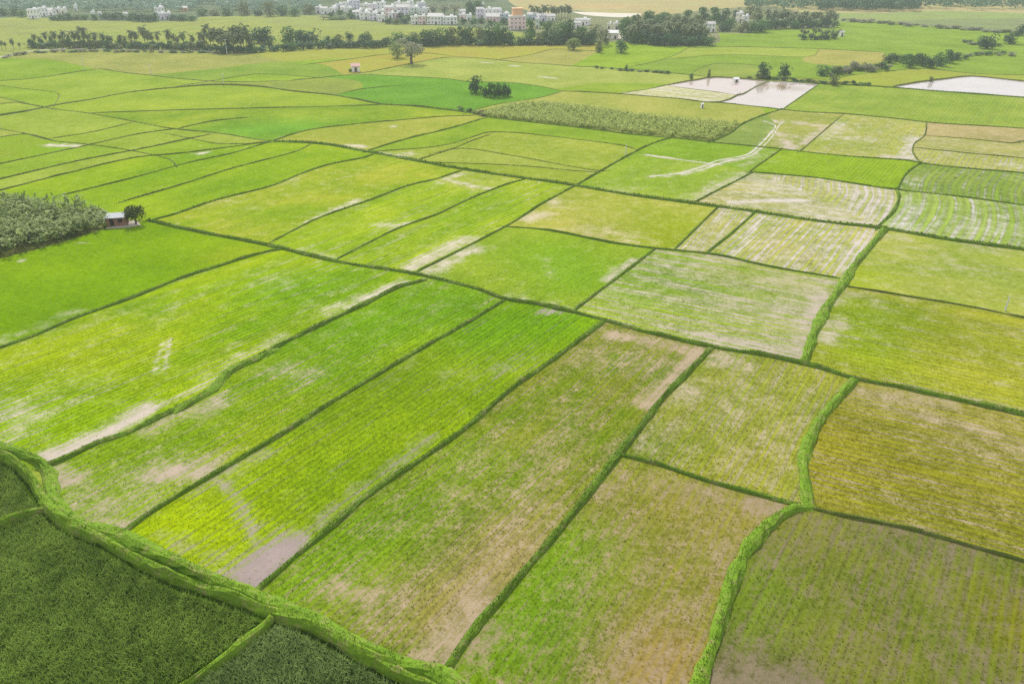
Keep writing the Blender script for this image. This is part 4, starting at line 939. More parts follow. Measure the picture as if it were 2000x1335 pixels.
def place(kindname, meshes, names, label, cat, x, yb, sx, sz, group=None, rz=None):
    g = G(x, yb); t = thing(kindname, label, cat, (g[0], g[1], 0), rr.uniform(0, 6.28) if rz is None else rz, group)
    t.scale = (sx, sx, sz)
    for nme, me_ in zip(names, meshes): link(nme, me_, t)
    return t
def tree(x, yb, yt, wpx, kind, label, group=None, shrub=False):
    h = height_m(x, yb, yt); wd = wpx/pxm(x, yb)
    lib = (SHRUB if shrub else TREE)[kind]; ms = lib[rr.randrange(len(lib))]; wd *= 1.12 if group and 'belt' in group and not shrub else 1
    return place('shrub' if shrub else 'tree', ms, ('foliage', 'stem') if shrub else ('crown', 'trunk'), label, 'shrub' if shrub else 'tree', x, yb, wd*1.12, h*1.1, group)
def palm(x, yb, yt, label, group):
    h = height_m(x, yb, yt); k = h/9.4
    t = place('coconut_palm', PALM[rr.randrange(6)], ('crown', 'trunk'), label, 'palm tree', x, yb, min(k, 1.25)*.82, k, group); return t
def size_word(v, lo, hi): return 'short' if v < lo else 'tall' if v > hi else 'medium'
# ragged palm row by the dirt track
row = [(4,97,78),(12,98,80),(28,98,73),(40,97,82),(70,90,64),(82,91,70),(92,88,60),(102,90,66),(110,88,58),(119,90,66),(127,88,57),(137,90,64),(148,92,57),(158,92,58),(168,93,48),(178,92,64),(188,92,60),(205,92,61),(213,92,68),(220,92,67),(238,92,65),(247,92,68),(258,90,57),(270,91,58),(285,91,47),(291,93,56),(300,91,60),(310,92,60),(330,92,56),(343,92,65),(350,93,68),(360,92,58),(378,94,66),(395,93,60),(400,95,64),(405,94,45),(413,98,58),(420,97,53),(428,100,50),(434,101,58),(440,100,49),(450,101,56),(457,100,47),(466,101,55),(472,100,43),(478,102,54),(483,100,43),(474,103,62),(462,104,64),(447,103,62),(490,101,66),(437,104,68)]
for i, (x, yb, yt) in enumerate(sorted(row)):
    palm(x, yb, yt, f"{size_word(yb-yt, 28, 40)} coconut palm, {nth(i+1)} along the ragged row beside the dirt track, from its bend", 'coconut palms in the ragged row by the dirt track')
# belt of trees between the village and the fields
belt = [(505,84,54,34,'dark'),(523,84,55,32,'dark'),(567,88,52,34,'mid'),(585,86,56,26,'mid'),(606,86,53,46,'dark'),(640,84,70,14,'dark'),(662,86,68,20,'olive'),(684,80,60,17,'dark'),(714,82,61,29,'dark'),(776,86,62,24,'mid'),(792,86,66,22,'mid'),(810,88,64,24,'olive'),
 (832,89,58,26,'dark'),(848,90,58,36,'dark'),(868,88,52,28,'mid'),(885,88,50,30,'olive'),(905,84,38,24,'dark'),(917,88,40,24,'dark'),(935,84,54,20,'olive'),(944,80,56,16,'mid'),(958,88,46,32,'dark'),(972,88,42,24,'mid'),(985,88,42,22,'dark'),(998,86,60,18,'mid'),(1018,88,66,22,'dark'),(1032,86,58,20,'mid'),(1038,76,38,20,'mid'),(1052,86,62,24,'olive'),(1068,84,42,26,'mid'),(1086,87,60,34,'dark'),(1082,80,52,24,'mid'),(1100,84,36,40,'mid'),(1112,86,42,26,'dark'),(1128,88,60,24,'dark'),(1138,87,50,32,'mid'),(1152,87,62,26,'dark'),(1160,80,44,22,'olive'),(1172,90,48,22,'grey'),(1182,88,58,16,'olive'),(1216,60,38,20,'mid'),(1222,78,34,24,'mid')]
TW = {'dark': 'dark green', 'mid': 'mid green', 'light': 'pale yellow green', 'grey': 'greyish', 'olive': 'olive green'}
for i, (x, yb, yt, wp, k) in enumerate(sorted(belt)):
    tree(x, yb, yt, wp, k, f"{TW[k]} tree, {nth(i+1)} along the wooded belt, counting from the palm clump", 'trees in the wooded belt below the village')
# grove of palms and broad trees beside the pale roofed shed
gb = [(1262,56,18,28,'mid'),(1274,58,20,20,'dark'),(1228,66,32,26,'mid'),(1243,62,30,24,'olive'),(1300,54,22,34,'mid'),(1318,50,24,26,'olive'),(1340,50,18,28,'mid'),(1285,52,26,26,'mid'),(1282,88,68,30,'dark'),(1316,90,66,28,'dark'),(1346,90,70,28,'dark'),(1382,86,68,22,'dark'),(1362,82,60,24,'dark'),(1372,44,12,28,'mid'),(1395,46,12,30,'mid'),(1412,50,16,30,'dark'),(1425,60,34,30,'mid'),(1412,62,44,26,'dark'),(1450,63,40,28,'olive'),(1468,64,42,26,'mid'),(1484,63,36,34,'mid'),(1462,36,10,22,'olive'),(1440,40,12,24,'dark'),(1480,42,12,24,'olive'),(1358,58,26,26,'olive')]
for i, (x, yb, yt, wp, k) in enumerate(sorted(gb)):
    tree(x, yb, yt, wp, k, f"{TW[k]} tree, {nth(i+1)} in the big palm grove, counting from the pale roofed shed", 'broad trees in the big palm grove')
gp = []
for j in range(48):
    x = 1224+rr.random()*155; yb = rr.uniform(64, 86); yt = yb-rr.uniform(30, 40)
    gp.append((round(x), round(yb, 1), round(yt, 1)))
for i, (x, yb, yt) in enumerate(sorted(gp)):
    palm(x, yb, yt, f"coconut palm, {nth(i+1)} in the big palm grove, counting from the pale roofed shed", 'coconut palms in the big palm grove')
gp = [(1495+j*4.1+rr.uniform(-1.5, 1.5), rr.uniform(44, 55)) for j in range(34)]
for i, (x, yb) in enumerate(sorted(gp)):
    palm(x, yb, yb-rr.uniform(24, 30), f"coconut palm, {nth(i+1)} in the long palm plantation, counting from the pinkish white house", 'coconut palms in the long plantation')
gp = [(1564+j*4.2+rr.uniform(-1.5, 1.5), rr.uniform(69, 77)) for j in range(19)]
for i, (x, yb) in enumerate(sorted(gp)):
    palm(x, yb, yb-rr.uniform(13, 18), f"short coconut palm, {nth(i+1)} in the isolated clump, counting towards its tiny white hut", 'coconut palms in the isolated clump')
gp = [(1040+j*5.2+rr.uniform(-2, 2), rr.uniform(34, 42)) for j in range(15)]
for i, (x, yb) in enumerate(sorted(gp)):
    palm(x, yb, yb-rr.uniform(22, 30), f"greyish coconut palm, {nth(i+1)} behind the white village wall, counting from the pink building", 'coconut palms behind the pink building')
ln = [(1735,123,104,26,'dark'),(1752,120,103,26,'dark'),(1764,124,104,24,'mid'),(1776,132,104,30,'mid'),(1790,124,104,24,'dark'),(1800,129,105,28,'dark'),(1815,133,106,28,'dark'),(1835,129,102,30,'mid'),(1850,123,99,28,'dark'),(1868,118,103,22,'dark'),(1884,116,106,16,'mid')]
for i, (x, yb, yt, wp, k) in enumerate(ln):
    tree(x, yb, yt, wp, k, f"{TW[k]} tree, {nth(i+1)} in the row above the big pond, counting from the scrub", 'trees in the short row above the big pond')
gc = [(948,189,166,15,'dark'),(957,190,163,18,'dark'),(966,190,162,18,'mid'),(975,190,162,18,'dark'),(984,189,163,17,'dark'),(993,188,164,15,'dark')]
for i, (x, yb, yt, wp, k) in enumerate(gc):
    tree(x, yb, yt, wp, k, f"{TW[k]} squat tree, {nth(i+1)} in the boxy thicket, counting from the round tree beside it", 'squat trees in the boxy thicket')
for (x, yb, yt, wp, k, lab) in [
 (930,182,150,34,'dark','round dark tree standing alone beside the boxy thicket in lush paddies'),
 (804,125,76,62,'grey','big pale greyish tree with bare trunk on a field bank below the village'),
 (776,113,82,40,'light','low pale green tree close behind the big greyish tree'),
 (1120,98,72,32,'light','small yellow green round tree in front of the wooded belt'),
 (1170,103,78,18,'olive','thin brownish tree on the grassy corner below the pale roofed shed'),
 (1213,103,76,28,'mid','leaning bushy tree on the grassy corner beside the big palm grove'),
 (1490,152,122,28,'dark','tall dark tree on the bank behind the muddy pond'),
 (1531,151,127,30,'dark','round dark tree on the bank beside the tall dark tree behind the muddy pond'),
 (1606,148,125,28,'mid','bushy green tree at the start of the grey scrub strip'),
 (1629,167,149,22,'olive','small olive tree on the bank between the two ponds'),
 (1925,95,62,44,'dark','large round dark tree standing alone above the tree row'),
 (1972,86,62,28,'dark','smaller round dark tree beside the large lone dark tree'),
 (1991,70,48,20,'dark','dark tree at the frame edge beyond the round dark trees'),
 (1818,161,148,10,'olive','tiny tree on the bank corner of the white pond'),
 (1223,137,126,8,'mid','tiny sapling on the dark bank of the green paddies'),
 (1384,152,134,8,'olive','thin sapling on the far bank of the striped wet field'),
 (1350,155,144,10,'mid','small green sapling on the far bank of the striped wet field')]:
    tree(x, yb, yt, wp, k, lab)
# far hedgerow trees by the hamlet
hd = [(8,31,16,22,'dark'),(28,31,15,24,'mid'),(44,34,20,20,'mid'),(104,40,30,18,'dark'),(118,40,28,22,'dark'),(134,40,26,24,'dark'),(150,39,28,22,'olive'),(166,39,28,20,'mid'),(186,40,27,18,'mid'),(206,38,24,22,'dark'),(222,39,22,26,'dark'),(238,38,24,18,'mid'),(256,40,25,24,'mid'),(272,42,22,28,'dark'),(290,43,20,30,'dark'),(304,42,24,16,'mid'),(338,40,28,22,'dark'),(356,41,28,26,'dark'),(374,41,30,22,'mid'),(396,31,16,26,'mid'),(420,31,18,24,'olive'),(445,31,14,28,'mid'),(478,30,4,30,'olive'),(505,31,14,24,'dark'),(528,32,4,28,'olive'),(552,31,10,28,'mid'),(575,32,14,26,'mid'),(604,28,8,26,'olive'),(632,39,31,20,'grey'),(650,39,31,24,'mid'),(668,39,31,24,'dark'),(686,37,24,22,'mid'),(760,47,32,20,'dark'),(774,48,34,18,'olive'),(790,47,30,20,'dark'),(846,32,6,24,'grey'),(868,32,8,26,'grey'),(888,30,8,26,'grey'),(918,28,2,26,'dark'),(936,22,0,26,'mid')]
for i, (x, yb, yt, wp, k) in enumerate(sorted(hd)):
    tree(x, yb, yt, wp, k, f"hazy {TW[k]} tree, {nth(i+1)} along the far hedgerow, counting from the hamlet end", 'trees along the far hedgerow')
vt = [(646,33,22,16,'dark'),(664,29,18,16,'mid'),(688,28,17,14,'mid'),(700,30,20,14,'dark'),(712,30,19,16,'mid'),(728,31,22,14,'olive'),(744,33,22,15,'dark'),(768,29,18,14,'mid'),(782,36,24,16,'dark'),(797,40,28,16,'mid'),(812,36,25,14,'olive'),(826,38,27,16,'mid'),(842,38,28,18,'grey'),(858,40,29,16,'mid'),(876,38,27,18,'grey'),(890,40,30,14,'olive'),(905,45,33,16,'dark'),(924,46,34,18,'mid'),(940,46,35,16,'dark'),(958,49,38,16,'mid'),(984,48,35,18,'dark'),(1034,48,34,16,'mid'),(1058,50,38,18,'dark'),(1075,50,38,16,'mid')]
for i, (x, yb, yt, wp, k) in enumerate(vt):
    tree(x, yb, yt, wp, k, f"{TW[k]} tree, {nth(i+1)} among the white village houses, counting from the hamlet side", 'trees among the white village houses')
# shrubs along banks and hedges
def shrubs(group, where, pts, step, hpx, wpx, kinds, jit=2.0):
    P = []
    for (a, b) in zip(pts[:-1], pts[1:]):
        n = max(1, int(math.hypot(b[0]-a[0], b[1]-a[1])/step))
        P += [(a[0]+(b[0]-a[0])*(k+rr.random())/n, a[1]+(b[1]-a[1])*(k+.5)/n + rr.uniform(-jit, jit)) for k in range(n)]
    for i, (x, y) in enumerate(sorted(P)):
        k = rr.choice(kinds); hp = hpx*rr.uniform(.6, 1.35)
        tree(x, y, y-hp, wpx*rr.uniform(.75, 1.35), k, f"{TW[k]} shrub, {nth(i+1)} {where}", group, True)
shrubs('shrubs under the palm row', 'under the ragged palm row, counting from the track bend', [(58,93),(180,93),(300,95),(425,100)], 6, 15, 18, ['olive','mid','dark','olive'], 2.5)
shrubs('shrubs along the track verge', 'on the field side of the dirt track, from its bend', [(0,114),(60,103),(200,101),(430,104)], 11, 5, 15, ['olive','mid','grey'], .8)
shrubs('shrubs in the palm clump', 'in the dark undergrowth of the dense palm clump', [(430,105),(505,103)], 5, 15, 17, ['dark','dark','mid'], 1.5)
shrubs('hedge below the belt', 'in the dark hedge below the wooded belt, from the palm clump', [(505,101),(640,94),(760,92),(830,90)], 8, 15, 22, ['dark','dark','mid','dark'], 2)
shrubs('belt undergrowth', 'in the undergrowth of the belt above pale fields', [(830,89),(960,88),(1100,87),(1165,87)], 9, 11, 20, ['dark','mid','dark','olive'], 1.5)
shrubs('grove undergrowth', 'in the undergrowth along the front of the big palm grove', [(1222,82),(1290,90),(1385,88)], 6, 19, 22, ['dark','mid','dark'], 2)
shrubs('grove inner growth', 'in the inner growth of the big palm grove', [(1225,74),(1300,78),(1380,76)], 7, 22, 22, ['dark','olive','dark'], 4)
shrubs('plantation undergrowth', 'in the undergrowth along the front of the long plantation', [(1490,57),(1560,55),(1628,53)], 6, 17, 20, ['dark','dark','mid'], 1.5)
shrubs('clump undergrowth', 'in the undergrowth of the isolated palm clump', [(1564,77),(1600,78),(1636,75)], 7, 9, 16, ['dark','dark'], 1)
shrubs('scrub strip', 'in the grey scrub strip leading to the tree row', [(1618,148),(1660,142),(1735,134)], 4.6, 13, 15, ['grey','olive','grey','mid'], 4.5)
shrubs('pond bank shrubs', 'on the bank behind the muddy pond', [(1462,152),(1500,155),(1560,160),(1640,165),(1700,168)], 9, 6, 15, ['mid','olive','dark'], .8)
shrubs('scrub by the lone tree', 'in the low scrub around the large lone tree', [(1878,82),(1905,88),(1950,92)], 8, 7, 16, ['olive','grey','mid'], 2)
shrubs('scrub on the far bank', 'in the long grey scrub line beyond the green paddies', [(1630,40),(1740,47),(1830,54),(1920,61),(2000,66)], 11, 6, 18, ['grey','olive','grey'], 1.5)
shrubs('scrub right of row', 'in the dry scrub beside the short tree row', [(1890,110),(1930,106),(1985,109)], 9, 6, 18, ['olive','mid','grey'], 2)
shrubs('hedge of wet field', 'on the dark bank of the green paddies', [(1160,132),(1222,138),(1310,144)], 11, 4, 13, ['dark','olive','mid'], .5)
shrubs('maize edge shrubs', 'at the tip of the pale leafy crop', [(890,215),(915,220),(950,226)], 7, 7, 14, ['olive','mid','light'], 1.5)
# the bushy tree by the hut
cm, Lb = crown_mesh(901, leaf_material('hut_tree_leaves', (.03, .045, .01), (.13, .16, .03)), 1700, .06, cz=.52, rx=.34, rz=.30, lobes=13, lr=.2)
place('tree', (cm, trunk_mesh(33, Lb, .03, .35)), ('crown', 'trunk'), 'dense dark bushy tree standing beside the brick hut', 'tree', 266, 436, 52/pxm(266, 436), height_m(266, 436, 399)*1.12)
# far woods that read as one mass
def wood(label, x0, x1, y0, y1, n, mat, h=8):
    out = []; A, Bp = [], []
    k = 46
    xs = [rr.uniform(x0, x1) for _ in range(n)]; ys = [rr.uniform(y0, y1) for _ in range(n)]
    ctr = np.array([G(x, y)[:2] for x, y in zip(xs, ys)])
    rad = RNG.uniform(3, 6, n); hh = h*RNG.uniform(.6, 1.25, n)
    c = np.repeat(np.arange(n), k); d = RNG.normal(size=(n*k, 3)); d[:,2] = np.abs(d[:,2])*1.1-.15; d /= np.linalg.norm(d, axis=1)[:, None]
    P = np.stack([ctr[c,0]+d[:,0]*rad[c], ctr[c,1]+d[:,1]*rad[c], np.maximum(.3, hh[c]*.45+d[:,2]*hh[c]*.55)], 1)
    nn = d+RNG.normal(size=d.shape)*.5; nn /= np.linalg.norm(nn, axis=1)[:, None]
    a = np.cross(nn, RNG.normal(size=d.shape)); a /= np.linalg.norm(a, axis=1)[:, None]; b = np.cross(nn, a)
    s = RNG.uniform(1.2, 2.6, n*k)[:, None]
    V = np.stack([P-a*s*.5, P+b*s*.4, P+a*s*.5, P-b*s*.4], 1).reshape(-1, 3); i = np.arange(n*k)[:, None]*4
    stuff('far_woodland', mesh('far_woodland', V, [np.hstack([i, i+1, i+2, i+3])], mat), label, 'woodland')
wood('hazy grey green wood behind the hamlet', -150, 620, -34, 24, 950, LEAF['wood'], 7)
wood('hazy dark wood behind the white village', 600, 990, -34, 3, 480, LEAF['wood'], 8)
wood('hazy dark wood closing the view beyond the scrub line', 1460, 2150, -34, 20, 1100, LEAF['wood2'], 8)
wood('blue green wood edge above the long plantation', 1600, 1790, 12, 24, 110, LEAF['dark'], 8)

# ------------------------------------------------------------------ buildings
WALL = {'white': plain('white_wall', (.86, .85, .84), .8, .04, .5), 'lavender': plain('lavender_wall', (.72, .68, .80), .8, .08, .5), 'pink': plain('pink_wall', (.82, .62, .62), .8, .08, .5),
        'cream': plain('cream_wall', (.84, .79, .68), .8, .08, .5), 'green': plain('pale_green_wall', (.60, .72, .62), .8, .08, .5), 'orange': plain('orange_wall', (.78, .45, .25), .8, .1, .5), 'blue': plain('pale_blue_wall', (.60, .68, .78), .8, .08, .5)}
M['roofg'] = plain('grey_roof', (.52, .50, .49), .8, .2, .6); M['roofw'] = plain('white_roof', (.80, .80, .80), .7, .1, .6); M['roofp'] = plain('pink_roof', (.62, .36, .34), .8, .2, .8)
M['pane'] = plain('window_glass', (.05, .06, .07), .2, .2, 1); M['frame'] = plain('window_frame', (.5, .48, .46), .6, .1, 2); M['door'] = plain('dark_door', (.12, .08, .06), .7, .2, 2)
M['tank'] = plain('dark_water_tank', (.04, .045, .05), .6, .2, 2)
PANE = MB().box(-.5, .5, -.04, .02, -.6, .6).me('pane', M['pane'])
WF = MB().box(-.62, -.5, -.07, .03, -.6, .6).box(.5, .62, -.07, .03, -.6, .6).box(-.62, .62, -.09, .03, .6, .72).box(-.66, .66, -.14, .03, -.72, -.6).me('window', M['frame'])
DOOR = MB().box(-.55, .55, -.06, .03, 0, 2.1).box(-.67, -.55, -.09, .03, 0, 2.1).box(.55, .67, -.09, .03, 0, 2.1).box(-.67, .67, -.09, .03, 2.1, 2.24).me('door', M['door'])
def house(x0, x1, yb, yt, wall, label, roof='flat', group=None, rz=None, storeys=None, roofmat=None):
    x = (x0+x1)/2; k = pxm(x, yb); wd = (x1-x0)/k*.95; h = max(2.6 if x1-x0 > 14 else 1.3, height_m(x, yb, yt)); g = G(x, yb)
    face = math.atan2(-g[0], g[1])*-1
    t = thing('house', label, 'house', (g[0], g[1]+.5, 0), (rr.uniform(-.3, .3) if rz is None else rz), group)
    dp = min(9, max(min(4, wd), wd*.8)); a = wd/2
    link('wall', MB().box(-a, a, 0, dp, -.1, h).me('wall', WALL[wall]), t)
    if roof == 'flat':
        m = MB().box(-a-.25, a+.25, -.25, dp+.25, h, h+.18)
        for b in ((-a-.1, a+.1, -.1, .08), (-a-.1, a+.1, dp-.08, dp+.1), (-a-.1, -a+.08, .08, dp-.08), (a-.08, a+.1, .08, dp-.08)): m.box(*b, h+.18, h+.75)
        m.box(a*.1, a*.1+min(2.2, wd*.4), dp*.5, dp*.5+2, h+.18, h+1.9)
        link('roof', m.me('roof', M[roofmat or 'roofw']), t)
    else:
        m = MB(); r_ = min(2.2, dp*.28); ov_ = min(.4, wd*.1)
        n = len(m.v); o = ov_
        m.v += [(-a-o,-o,h-.1),(a+o,-o,h-.1),(a+o,dp/2,h+r_),(-a-o,dp/2,h+r_),(a+o,dp+o,h-.1),(-a-o,dp+o,h-.1),(-a-o,-o,h+.06),(a+o,-o,h+.06),(a+o,dp/2,h+r_+.16),(-a-o,dp/2,h+r_+.16),(a+o,dp+o,h+.06),(-a-o,dp+o,h+.06)]
        m.q += [[6,7,8,9],[9,8,10,11],[3,2,1,0],[5,4,2,3],[0,1,7,6],[4,5,11,10],[1,2,8,7],[2,4,10,8],[3,0,6,9],[5,3,9,11]]
        link('roof', m.me('roof', M[roofmat or 'roofg']), t)
        for gx in (-a, a):
            gm = MB(); e_ = .12*(1 if gx < 0 else -1)
            gm.v = [(gx,0,h),(gx,dp,h),(gx,dp/2,h+r_-.05),(gx+e_,0,h),(gx+e_,dp,h),(gx+e_,dp/2,h+r_-.05)]; gm.t = [[0,2,1],[3,4,5]]; gm.q = [[0,1,4,3],[1,2,5,4],[2,0,3,5]]
            link('gable', gm.me('gable', WALL[wall]), t)
    if wd > 5 and rr.random() < .4 and roof == 'flat':
        link('water_tank', MB().tube([(-a*.5, dp*.6, h+.18), (-a*.5, dp*.6, h+1.3), (-a*.5, dp*.6, h+1.5)], [.65, .65, .3], 10).me('water_tank', M['tank']), t)
    ns = storeys or max(1, round(h/3.1)); nw = max(1, min(6, int(wd/2.6)))
    for s_ in range(ns):
        z = h/ns*(s_+.55)
        for i in range(nw):
            xx = -a+wd*(i+.5)/nw
            if s_ == 0 and i == nw//2:
                d = link('door', DOOR, t, (xx, 0, 0)); d.scale = (min(1, wd/3), 1, min(1, h/ns/2.5)); continue
            wn = link('window', WF, t, (xx, 0, z)); wn.scale = (.8, 1, .8); link('pane', PANE, wn)
        for sd_ in (-1, 1) if wd > 4 else ():
            wn = link('window', WF, t, (sd_*a, dp*.5, z)); wn.rotation_euler = (0, 0, math.pi/2*sd_); link('pane', PANE, wn)
    return t
SW = {1: 'low', 2: 'two storey', 3: 'tall'}
def storey(yb, yt, x): return min(3, max(1, round(height_m(x, yb, yt)*.9/3.1)))
HAM = [(55,74,37,20,'white','flat'),(76,90,32,17,'white','flat'),(88,104,30,20,'white','gable'),(107,117,25,18,'white','flat'),(118,127,27,18,'cream','flat'),(145,150,22,12,'white','flat'),(177,183,33,25,'white','flat'),(192,198,32,25,'white','gable'),(242,250,38,27,'white','gable'),(302,317,31,16,'white','flat'),(308,321,39,28,'lavender','flat'),(322,333,38,27,'lavender','flat'),(352,366,23,16,'orange','gable')]
for i, (x0, x1, yb, yt, c_, rf) in enumerate(sorted(HAM)):
    house(x0, x1, yb, yt, c_, f"{c_} {SW[storey(yb, yt, x0)]} {'flat roofed' if rf == 'flat' else 'pitched roof'} house, {nth(i+1)} in the hazy hamlet by the far hedgerow", rf, 'houses of the hazy hamlet')
VIL = [(616,627,26,15,'lavender','flat'),(626,640,28,17,'white','gable'),(641,655,25,17,'white','flat'),(657,668,17,9,'lavender','flat'),(668,684,20,6,'white','flat'),(684,704,20,2,'lavender','flat'),(689,703,36,24,'white','gable'),(704,718,24,10,'cream','flat'),(719,735,22,9,'lavender','flat'),(736,752,24,6,'white','flat'),(702,720,39,26,'white','flat'),(721,737,40,27,'lavender','flat'),(738,752,43,31,'white','flat'),(753,772,26,13,'white','flat'),(752,769,33,15,'pink','gable'),(772,784,20,6,'white','flat'),(775,799,31,15,'lavender','gable'),(785,800,16,7,'cream','flat'),(800,808,18,3,'white','flat'),(801,816,28,16,'green','flat'),(816,832,16,6,'lavender','flat'),(818,831,29,18,'white','flat'),(833,841,25,17,'white','gable'),
 (803,817,48,34,'white','flat'),(818,832,48,33,'pink','flat'),(833,863,48,33,'white','gable'),(864,894,48,35,'white','flat'),(896,910,31,22,'white','gable'),(897,909,39,30,'pink','flat'),(910,921,41,31,'white','flat'),(931,945,36,18,'lavender','gable'),(946,962,37,19,'white','flat'),(962,977,35,19,'white','gable'),(949,976,43,33,'pink','gable'),(977,994,42,28,'blue','flat'),(937,946,16,9,'pink','flat'),(1029,1047,40,29,'blue','gable'),(1048,1066,42,31,'lavender','gable'),(1067,1085,42,32,'white','gable'),(1046,1053,56,38,'green','flat'),(1121,1150,50,40,'white','flat'),(1122,1135,56,45,'white','gable'),(1185,1193,58,48,'cream','flat'),(1200,1209,58,47,'cream','flat')]
VIL += [(694,706,31,21,'white','flat'),(707,717,33,24,'lavender','flat'),(716,726,30,20,'white','gable'),(726,737,34,25,'white','flat'),(739,750,31,22,'cream','flat'),(757,768,36,27,'white','flat'),(770,781,36,27,'pink','flat'),(782,793,25,15,'white','flat'),(790,801,22,13,'white','gable'),(806,816,22,13,'white','flat'),(677,687,26,17,'white','flat'),(664,674,24,15,'white','gable'),(648,657,22,13,'white','flat'),(953,963,30,22,'white','flat'),(968,979,30,21,'lavender','flat')]
for i, (x0, x1, yb, yt, c_, rf) in enumerate(sorted(VIL)):
    house(x0, x1, yb, yt, c_, f"{c_} {SW[storey(yb, yt, x0)]} {'flat roofed' if rf == 'flat' else 'pitched roof'} house, {nth(i+1)} in the white village, counting from the hamlet side", rf, 'houses of the white village')
house(995, 1028, 58, 33, 'pink', 'large pink three storey building with an orange top floor in the village', 'flat', None, .12, 3)
for o in [o for o in C.objects if o.name == 'house.%03d' % (len(HAM)+len(VIL))]:
    hh = height_m(1011, 58, 33)*.9
    tp = MB().box(-3.6, 3.8, 1.5, 8, hh+.18, hh+6.2).box(-3.9, 4.1, 1.2, 8.3, hh+6.2, hh+6.5).me('top_floor', WALL['orange']); link('top_floor', tp, o)
house(1381, 1398, 63, 47, 'white', 'white house between the big palm grove and the wooded edge', 'gable', None, .3)
house(1440, 1452, 44, 27, 'cream', 'pinkish white upright house among the trees before the long plantation', 'flat', None, .2)
house(1450, 1462, 48, 33, 'white', 'white house touching the pinkish upright house', 'flat', None, -.1)
house(1641, 1649, 72, 63, 'white', 'tiny white hut at the end of the isolated palm clump', 'gable', None, .1)
house(1186, 1207, 77, 65, 'cream', 'low shed with a broad pale roof between the wooded belt and the palm grove', 'gable', None, -.2, 1, 'roofw')
house(687, 703, 141, 130, 'white', 'small white farm hut with a pinkish roof alone among the fields', 'gable', None, .25, 1, 'roofp')
house(1434, 1444, 161, 155.5, 'white', 'small white shelter on the bank behind the muddy pond', 'gable', None, .1, 1, 'roofw')
tree(684, 141, 133, 9, 'mid', 'small shrub close against the small white farm hut', None, True)
house(1370, 1375, 212, 204, 'white', 'small white pump hut beside the striped wet field', 'gable', None, .2, 1, 'roofw')
# brick hut with a tin roof beside the sugarcane
M['brick'] = plain('weathered_brick', (.27, .135, .095), .9, .5, 2.2); M['tin'] = plain('tin_sheet', (.24, .27, .31), .6, .2, 1.2); M['shade'] = plain('opening_shade', (.02, .015, .012), .9, .2, 2); M['wood'] = plain('grey_timber', (.22, .17, .13), .9, .3, 3)
g = G(229, 441); t = thing('brick_hut', 'brick farm hut with a pale tin roof beside the sugarcane', 'hut', (g[0], g[1], 0), .22); t.scale = (.82, .82, .86)
a, dp, h = 2.6, 3.4, 2.35
m = MB().box(-a, -1.75, 0, .24, -.05, h).box(-.75, a, 0, .24, -.05, .95).box(-.75, .35, 0, .24, .95, h).box(1.75, a, 0, .24, .95, h).box(.35, 1.75, 0, .24, 1.95, h).box(-1.75, -.75, 0, .24, 2.0, h)
m.box(-a, -a+.24, .24, dp, -.05, h).box(a-.24, a, .24, dp, -.05, h).box(-a+.24, a-.24, dp-.24, dp, -.05, h)
link('wall', m.me('wall', M['brick']), t)
link('door', MB().box(-1.72, -.95, .1, .16, 0, 1.98).me('door', M['shade']), t)  # near-black panel: the unlit doorway's shade is put into its colour
wn = link('window', MB().box(.35, 1.75, -.05, .2, .9, .95).box(.35, .42, -.03, .2, .95, 1.95).box(1.68, 1.75, -.03, .2, .95, 1.95).me('window', M['wood']), t)
link('pane', MB().box(.42, 1.68, .12, .16, .95, 1.95).me('pane', M['shade']), wn)  # near-black panel painting the shade inside the window opening
mr_ = MB(); n_ = 26; V = []
for i in range(n_+1):
    x = -a-.45+(2*a+.9)*i/n_; zz = .035*(1 if i % 2 else -1)
    V += [(x, -.75, h+.08+zz), (x, dp+.35, h+.3+zz), (x, -.75, h+.11+zz), (x, dp+.35, h+.33+zz)]
i = np.arange(n_)[:, None]*4
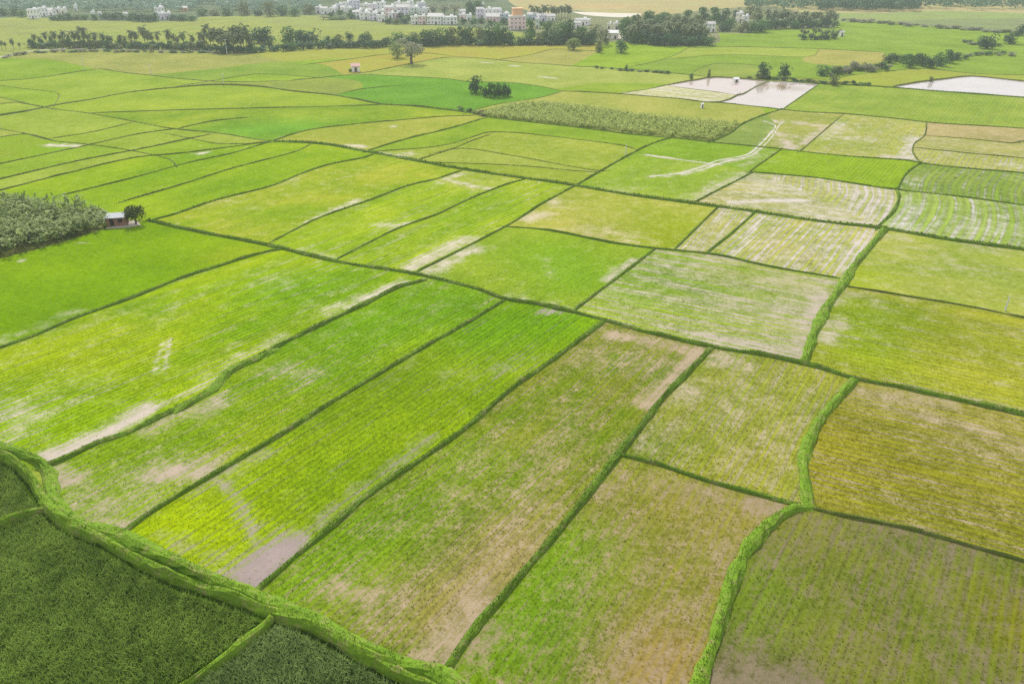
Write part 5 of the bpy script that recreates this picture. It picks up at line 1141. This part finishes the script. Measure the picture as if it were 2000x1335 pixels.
link('roof', mesh('roof', V, [np.hstack([i+2, i+6, i+7, i+3]), np.hstack([i, i+1, i+5, i+4]), np.hstack([i, i+4, i+6, i+2]), np.hstack([i+1, i+3, i+7, i+5])], M['tin']), t)
for x in (-a-.1, a+.1): link('post', MB().tube([(x, -.6, -.05), (x, -.6, h+.06)], [.06, .05], 6).me('post', M['wood']), t)
# ------------------------------------------------------------------ poles
M['pole'] = plain('pale_concrete', (.62, .62, .60), .8, .12, 2)
def pole(x, yb, yt, label, arm=True):
    h = height_m(x, yb, yt); g = G(x, yb); t = thing('utility_pole', label, 'pole', (g[0], g[1], 0), .4)
    link('pole', MB().tube([(0,0,-.2),(0,0,h*.5),(0,0,h)], [.17,.14,.10], 8).me('pole', M['pole']), t)
    if arm:
        link('crossarm', MB().box(-.9, .9, -.06, .06, h-.7, h-.55).me('crossarm', M['pole']), t)
        for xx in (-.8, .8): link('insulator', MB().tube([(xx,0,h-.55),(xx,0,h-.3)], [.06,.04], 6).me('insulator', M['roofw']), t)
pole(437, 166, 143, 'white utility pole on the dark bank below the dense palm clump')
pole(295, 144, 124, 'pale utility pole at the bend of the tan field border')
pole(165, 137, 112, 'pale utility pole in the tan field above the small bright paddy')
pole(444, 108, 76, 'tall pale utility pole in front of the dense palm clump')
pole(1222, 305, 281, 'thin pole on the bank beside a pale muddy spot', False)
pole(1963, 606, 578, 'thin pole standing in the pale green paddy above a thin bank', False)

# ------------------------------------------------------------------ haze
hz = mesh('haze', MB().box(-3300, 3300, -2900, 3700, -1.5, 64).v, [np.array(MB().box(0,1,0,1,0,1).q)], [])
hm = bpy.data.materials.new('haze_air'); hm.use_nodes = True; ht = hm.node_tree; ht.nodes.clear()
ou = ht.nodes.new('ShaderNodeOutputMaterial'); vo = ht.nodes.new('ShaderNodeVolumePrincipled')
vo.inputs['Anisotropy'].default_value = .25; vo.inputs['Color'].default_value = (.82, .93, 1, 1); vo.inputs['Density'].default_value = HAZE
ht.links.new(vo.outputs[0], ou.inputs['Volume']); hz.materials.append(hm)
o = link('haze', hz); o['kind'] = 'stuff'; o['label'] = 'thin pale haze over the fields'; o['category'] = 'haze'
